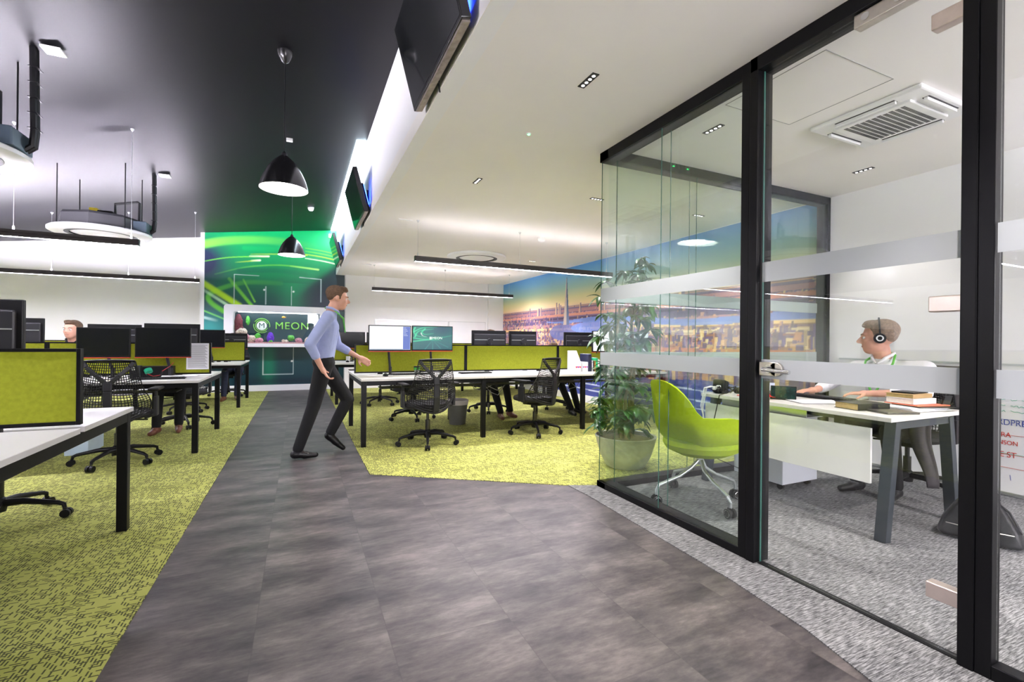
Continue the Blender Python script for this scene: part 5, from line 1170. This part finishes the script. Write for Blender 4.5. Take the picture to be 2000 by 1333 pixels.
# ---------------------------------------------------------------- things on the benches
BZ = .7305
def keyboard(label, x, y, rz=0):
    t = thing('keyboard', label, 'keyboard', (x, y, BZ), rz); MB().box(-.215, .215, -.06, .06, 0, .014).build('body', BLACKP, t, bevel=.003)
    m = MB()
    for i in range(18):
        for j in range(5): m.box(-.207 + i * .023, -.207 + i * .023 + .018, -.054 + j * .022, -.054 + j * .022 + .018, .014, .019)
    m.build('keys', GREYP, t)
def mouse(label, x, y, rz=0):
    t = thing('mouse', label, 'mouse', (x, y, BZ), rz); m = MB(); m.ell((0, 0, .008), (.031, .055, .026), 20, 12); m.v = [(a, b_, max(.0, c)) for a, b_, c in m.v]; m.build('body', BLACKP, t, smooth=True); MB().cyl((-.003, .03, .028), (.003, .03, .028), .008, n=12).build('wheel', RUB, t)
mouse('black mouse on the aisle end of the nearer right bench', .90, 5.45)
keyboard('black keyboard below the lit pair of monitors, nearer right bench', 1.22, 5.62, 0)
keyboard('black keyboard in front of the pair of dark monitor backs, nearer right bench', 2.05, 5.60, D(4))
t = thing('cup', 'clear plastic cup with a green lid beside the monitor arms, nearer right bench', 'cup', (1.31, 5.66, BZ)); MB().lathe([(.026, 0), (.036, .085)], n=28).build('cup_wall', mat('murky_plastic', (.30, .32, .30), .3, var=.1), t, smooth=True); MB().lathe([(.0372, .055), (.038, .085)], n=28, cap=False).build('green_band', mat('leaf_green_band', (.05, .42, .04), .5, var=.1), t, smooth=True); MB().lathe([(.039, .085), (.039, .097), (.034, .10)], n=28).build('lid', BLACKP, t, smooth=True)
# box files and books by the glass corner
t = thing('magazine_file', 'white magazine file with red and purple hearts on the nearer right bench', 'magazine file', (3.49, 5.60, BZ), D(-4))
m = MB(); m.add([(0, -.12, 0), (.09, -.12, 0), (.09, .12, 0), (0, .12, 0), (0, -.12, .12), (.09, -.12, .12), (.09, .12, .30), (0, .12, .30), (0, .02, .30), (.09, .02, .30)], [(0, 3, 2, 1), (0, 1, 5, 4), (1, 2, 6, 9, 5), (2, 3, 7, 6), (3, 0, 4, 8, 7), (4, 5, 9, 8)]); m.v = [(x, y, z * .97) for x, y, z in m.v]
m.build('box', mat('white_card', (.80, .80, .80), .6, var=.02), t); HR_ = mat('red_heart', (.72, .03, .06), .6, var=.05); HP = mat('purple_heart', (.30, .03, .35), .6, var=.05)
def heart(x, z, r, mm):
    pts = [(x + r * .062 * 16 * math.sin(q_) ** 3, -.1215, z + r * .062 * (13 * math.cos(q_) - 5 * math.cos(2 * q_) - 2 * math.cos(3 * q_) - math.cos(4 * q_))) for q_ in [2 * PI * i / 24 for i in range(24)]]
    b = MB(); b.add(pts + [(p[0], -.1198, p[2]) for p in pts], [tuple(range(24)), tuple(range(24, 48))[::-1]] + [(i, (i + 1) % 24, 24 + (i + 1) % 24, 24 + i) for i in range(24)]); b.build('heart', mm, t)
for k in range(3): heart(.016 + k * .029, .065, .015, (HR_, HP, HR_)[k])
m = MB(); m.add([(.02, -.10, .04), (.075, -.10, .04), (.02, .10, .29), (.075, .10, .29), (.04, .11, .05), (.05, .11, .05)], [(0, 1, 3, 2), (0, 4, 5, 1), (2, 3, 5, 4), (0, 2, 4), (1, 5, 3)]); m.build('green_leaflet', mat('green_card', (.10, .42, .18), .6, var=.05), t)
t = thing('magazine_file', 'shorter white hearts file standing right of the tall magazine file', 'magazine file', (3.60, 5.57, BZ), D(-4)); MB().box(0, .085, -.10, .10, 0, .135).build('box', MATS['white_card'], t); 
_t = t
for k in range(3):
    pts = [(.014 + k * .028 + .013 * .062 * 16 * math.sin(q_) ** 3, -.1012, .065 + .015 * .062 * (13 * math.cos(q_) - 5 * math.cos(2 * q_) - 2 * math.cos(3 * q_) - math.cos(4 * q_))) for q_ in [2 * PI * i / 24 for i in range(24)]]
    b = MB(); b.add(pts + [(p[0], -.0998, p[2]) for p in pts], [tuple(range(24)), tuple(range(24, 48))[::-1]] + [(i, (i + 1) % 24, 24 + (i + 1) % 24, 24 + i) for i in range(24)]); b.build('heart', (HP, HR_, HP)[k], t)
def binder(label, x, w, h, m_, nm='binder', y=5.60, cat='binder'):
    t = thing(nm, label, cat, (x, y, BZ)); MB().box(0, w, -.11, .11, 0, h).build('cover', m_, t, bevel=.002); MB().box(.003, w - .003, -.1, .112, .003, h + .002).build('pages', PAPER, t)
binder('navy lever-arch file right of the hearts files', 3.70, .055, .245, mat('navy_board', (.012, .015, .05), .5, var=.05))
binder('thin white book next to the navy file', 3.765, .015, .15, PAPER, 'book', cat='book'); binder('thin black book in the row next to the navy file', 3.785, .018, .15, BLACKL, 'book', cat='book'); binder('thin orange book in the row next to the navy file', 3.808, .014, .15, mat('orange_cover', (.75, .30, .03), .5, var=.05), 'book', cat='book'); binder('bright green folder in the row next to the navy file', 3.827, .035, .19, mat('green_cover', (.02, .48, .18), .5, var=.05), 'binder'); binder('white folder right of the bright green folder', 3.866, .025, .17, mat('white_cover', (.75, .75, .75), .5, var=.03), 'binder')
binder('low black organiser box at the right end of the row of folders', 3.91, .16, .14, BLACKL, 'organiser', cat='box')
t = thing('tray', 'dark tray with small items at the glass end of the nearer right bench', 'tray', (4.02, 5.42, BZ)); MB().box(-.10, .10, -.06, .06, 0, .012).build('tray', BLACKP, t, bevel=.003); MB().cap((-.05, 0, .03), (.04, .01, .03), .018).build('item', mat('cream_item', (.6, .5, .4), .6, var=.2), t, smooth=True)
# waste bin
t = thing('waste_bin', 'grey waste bin with a pale liner bag under the nearer right bench', 'bin', (1.98, 6.10, .004)); MB().lathe([(.11, 0), (.14, .30), (.135, .30), (.105, .01)], n=28, cap=False).build('bin_body', mat('smoky_grey', (.10, .10, .09), .5, var=.1), t, smooth=True); MB().lathe([(.143, .27), (.150, .33), (.13, .34), (.125, .28)], n=28, cap=False).build('liner', mat('pale_liner', (.55, .5, .52), .5, var=.1), t, smooth=True)
# left middle bench
t = thing('notice_sheet', 'white printed notice clipped to the end of the lime divider, left middle bench', 'notice', (-1.03, 6.135, .80)); MB().box(-.105, .105, -.001, .0, 0, .29).build('sheet', PAPER, t); m = MB()
for i in range(22): m.box(-.09, .09 - .03 * ((i * 7) % 3) / 3, -.0018, -.0008, .02 + i * .0117, .0245 + i * .0117)
m.build('print_lines', mat('grey_print', (.22, .22, .24), .7, var=.1), t)
keyboard('black keyboard at the aisle end of the left middle bench', -1.28, 5.72, D(5)); sheet('white papers on the left middle bench behind the keyboard', -1.17, 6.0, BZ, .30, .21, D(6), 5, nm='paper_stack', cat='papers', h=.003)
t = thing('storage_box', 'low black box against the divider, left middle bench', 'box', (-1.38, 6.07, BZ)); MB().box(-.15, .15, -.05, .05, 0, .115).build('body', BLACKP, t, bevel=.004)
t = thing('headset', 'headset with a green ear pad lying on the left middle bench', 'headset', (-1.37, 5.92, BZ)); m = MB(); m.tube([(.07 * math.cos(q_), -.02, .07 + .065 * math.sin(q_)) for q_ in [PI * (1 + i / 14) for i in range(15)]], .007, 8); m.build('band', BLACKP, t, smooth=True); m = MB(); m.cyl((-.05, -.03, .09), (-.035, -.045, .06), .034, n=20); m.build('ear_pad', mat('emerald_pad', (.0, .42, .22), .6, var=.1), t, smooth=True); m = MB(); m.tube([(.07, -.02, .07), (.14, -.04, .12), (.17, -.03, .16)], .003, 6); m.tube([(-.06, -.03, .05), (0, -.05, .02), (.06, -.04, .03)], .003, 6, ); m.build('wire', mat('red_wire', (.5, .03, .03), .5, var=.05), t, smooth=True)
t = thing('docking_unit', 'small silver-fronted black unit beside the headset, left middle bench', 'box', (-1.52, 5.90, BZ)); MB().box(-.045, .045, -.04, .04, 0, .13).build('body', GREYP, t, bevel=.006); MB().cyl((-.01, -.04, .10), (-.01, -.046, .10), .018, n=20).build('dial', ALU, t, smooth=True)
mouse('black mouse on the far left bench', -1.30, 9.60); mouse('black mouse at the divider of the left middle bench', -1.62, 5.68)
mouse('dark mouse on the aisle end of the far right bench', .80, 9.0)
t = thing('cup', 'pale glass mug on the aisle end of the far right bench', 'cup', (.83, 9.25, BZ)); MB().lathe([(.035, 0), (.038, .10), (.034, .10), (.031, .008)], n=24, cap=False).build('cup_wall', mat('pale_glass_mug', (.55, .55, .52), .3, var=.1), t, smooth=True); MB().tube([(.036, 0, .08), (.06, 0, .07), (.06, 0, .03), (.036, 0, .02)], .005, 8).build('handle', MATS['pale_glass_mug'], t, smooth=True)
# seated man's ID and blue bag hints under the left bench
t = thing('computer_tower', 'pale computer tower standing under the left middle bench', 'computer', (-1.95, 6.0, .004)); MB().box(-.09, .09, -.2, .2, 0, .40).build('case', mat('pale_blue_case', (.55, .68, .80), .4, var=.05), t, bevel=.006); MB().box(-.08, .08, -.203, -.199, .2, .38).build('front_panel', mat('white_panel', (.7, .78, .85), .4, var=.05), t)
# bake the remeshed bodies so every mesh is final geometry
for o in list(S.objects):
    if o.type == 'MESH' and any(md.type == 'REMESH' for md in o.modifiers): bake(o)
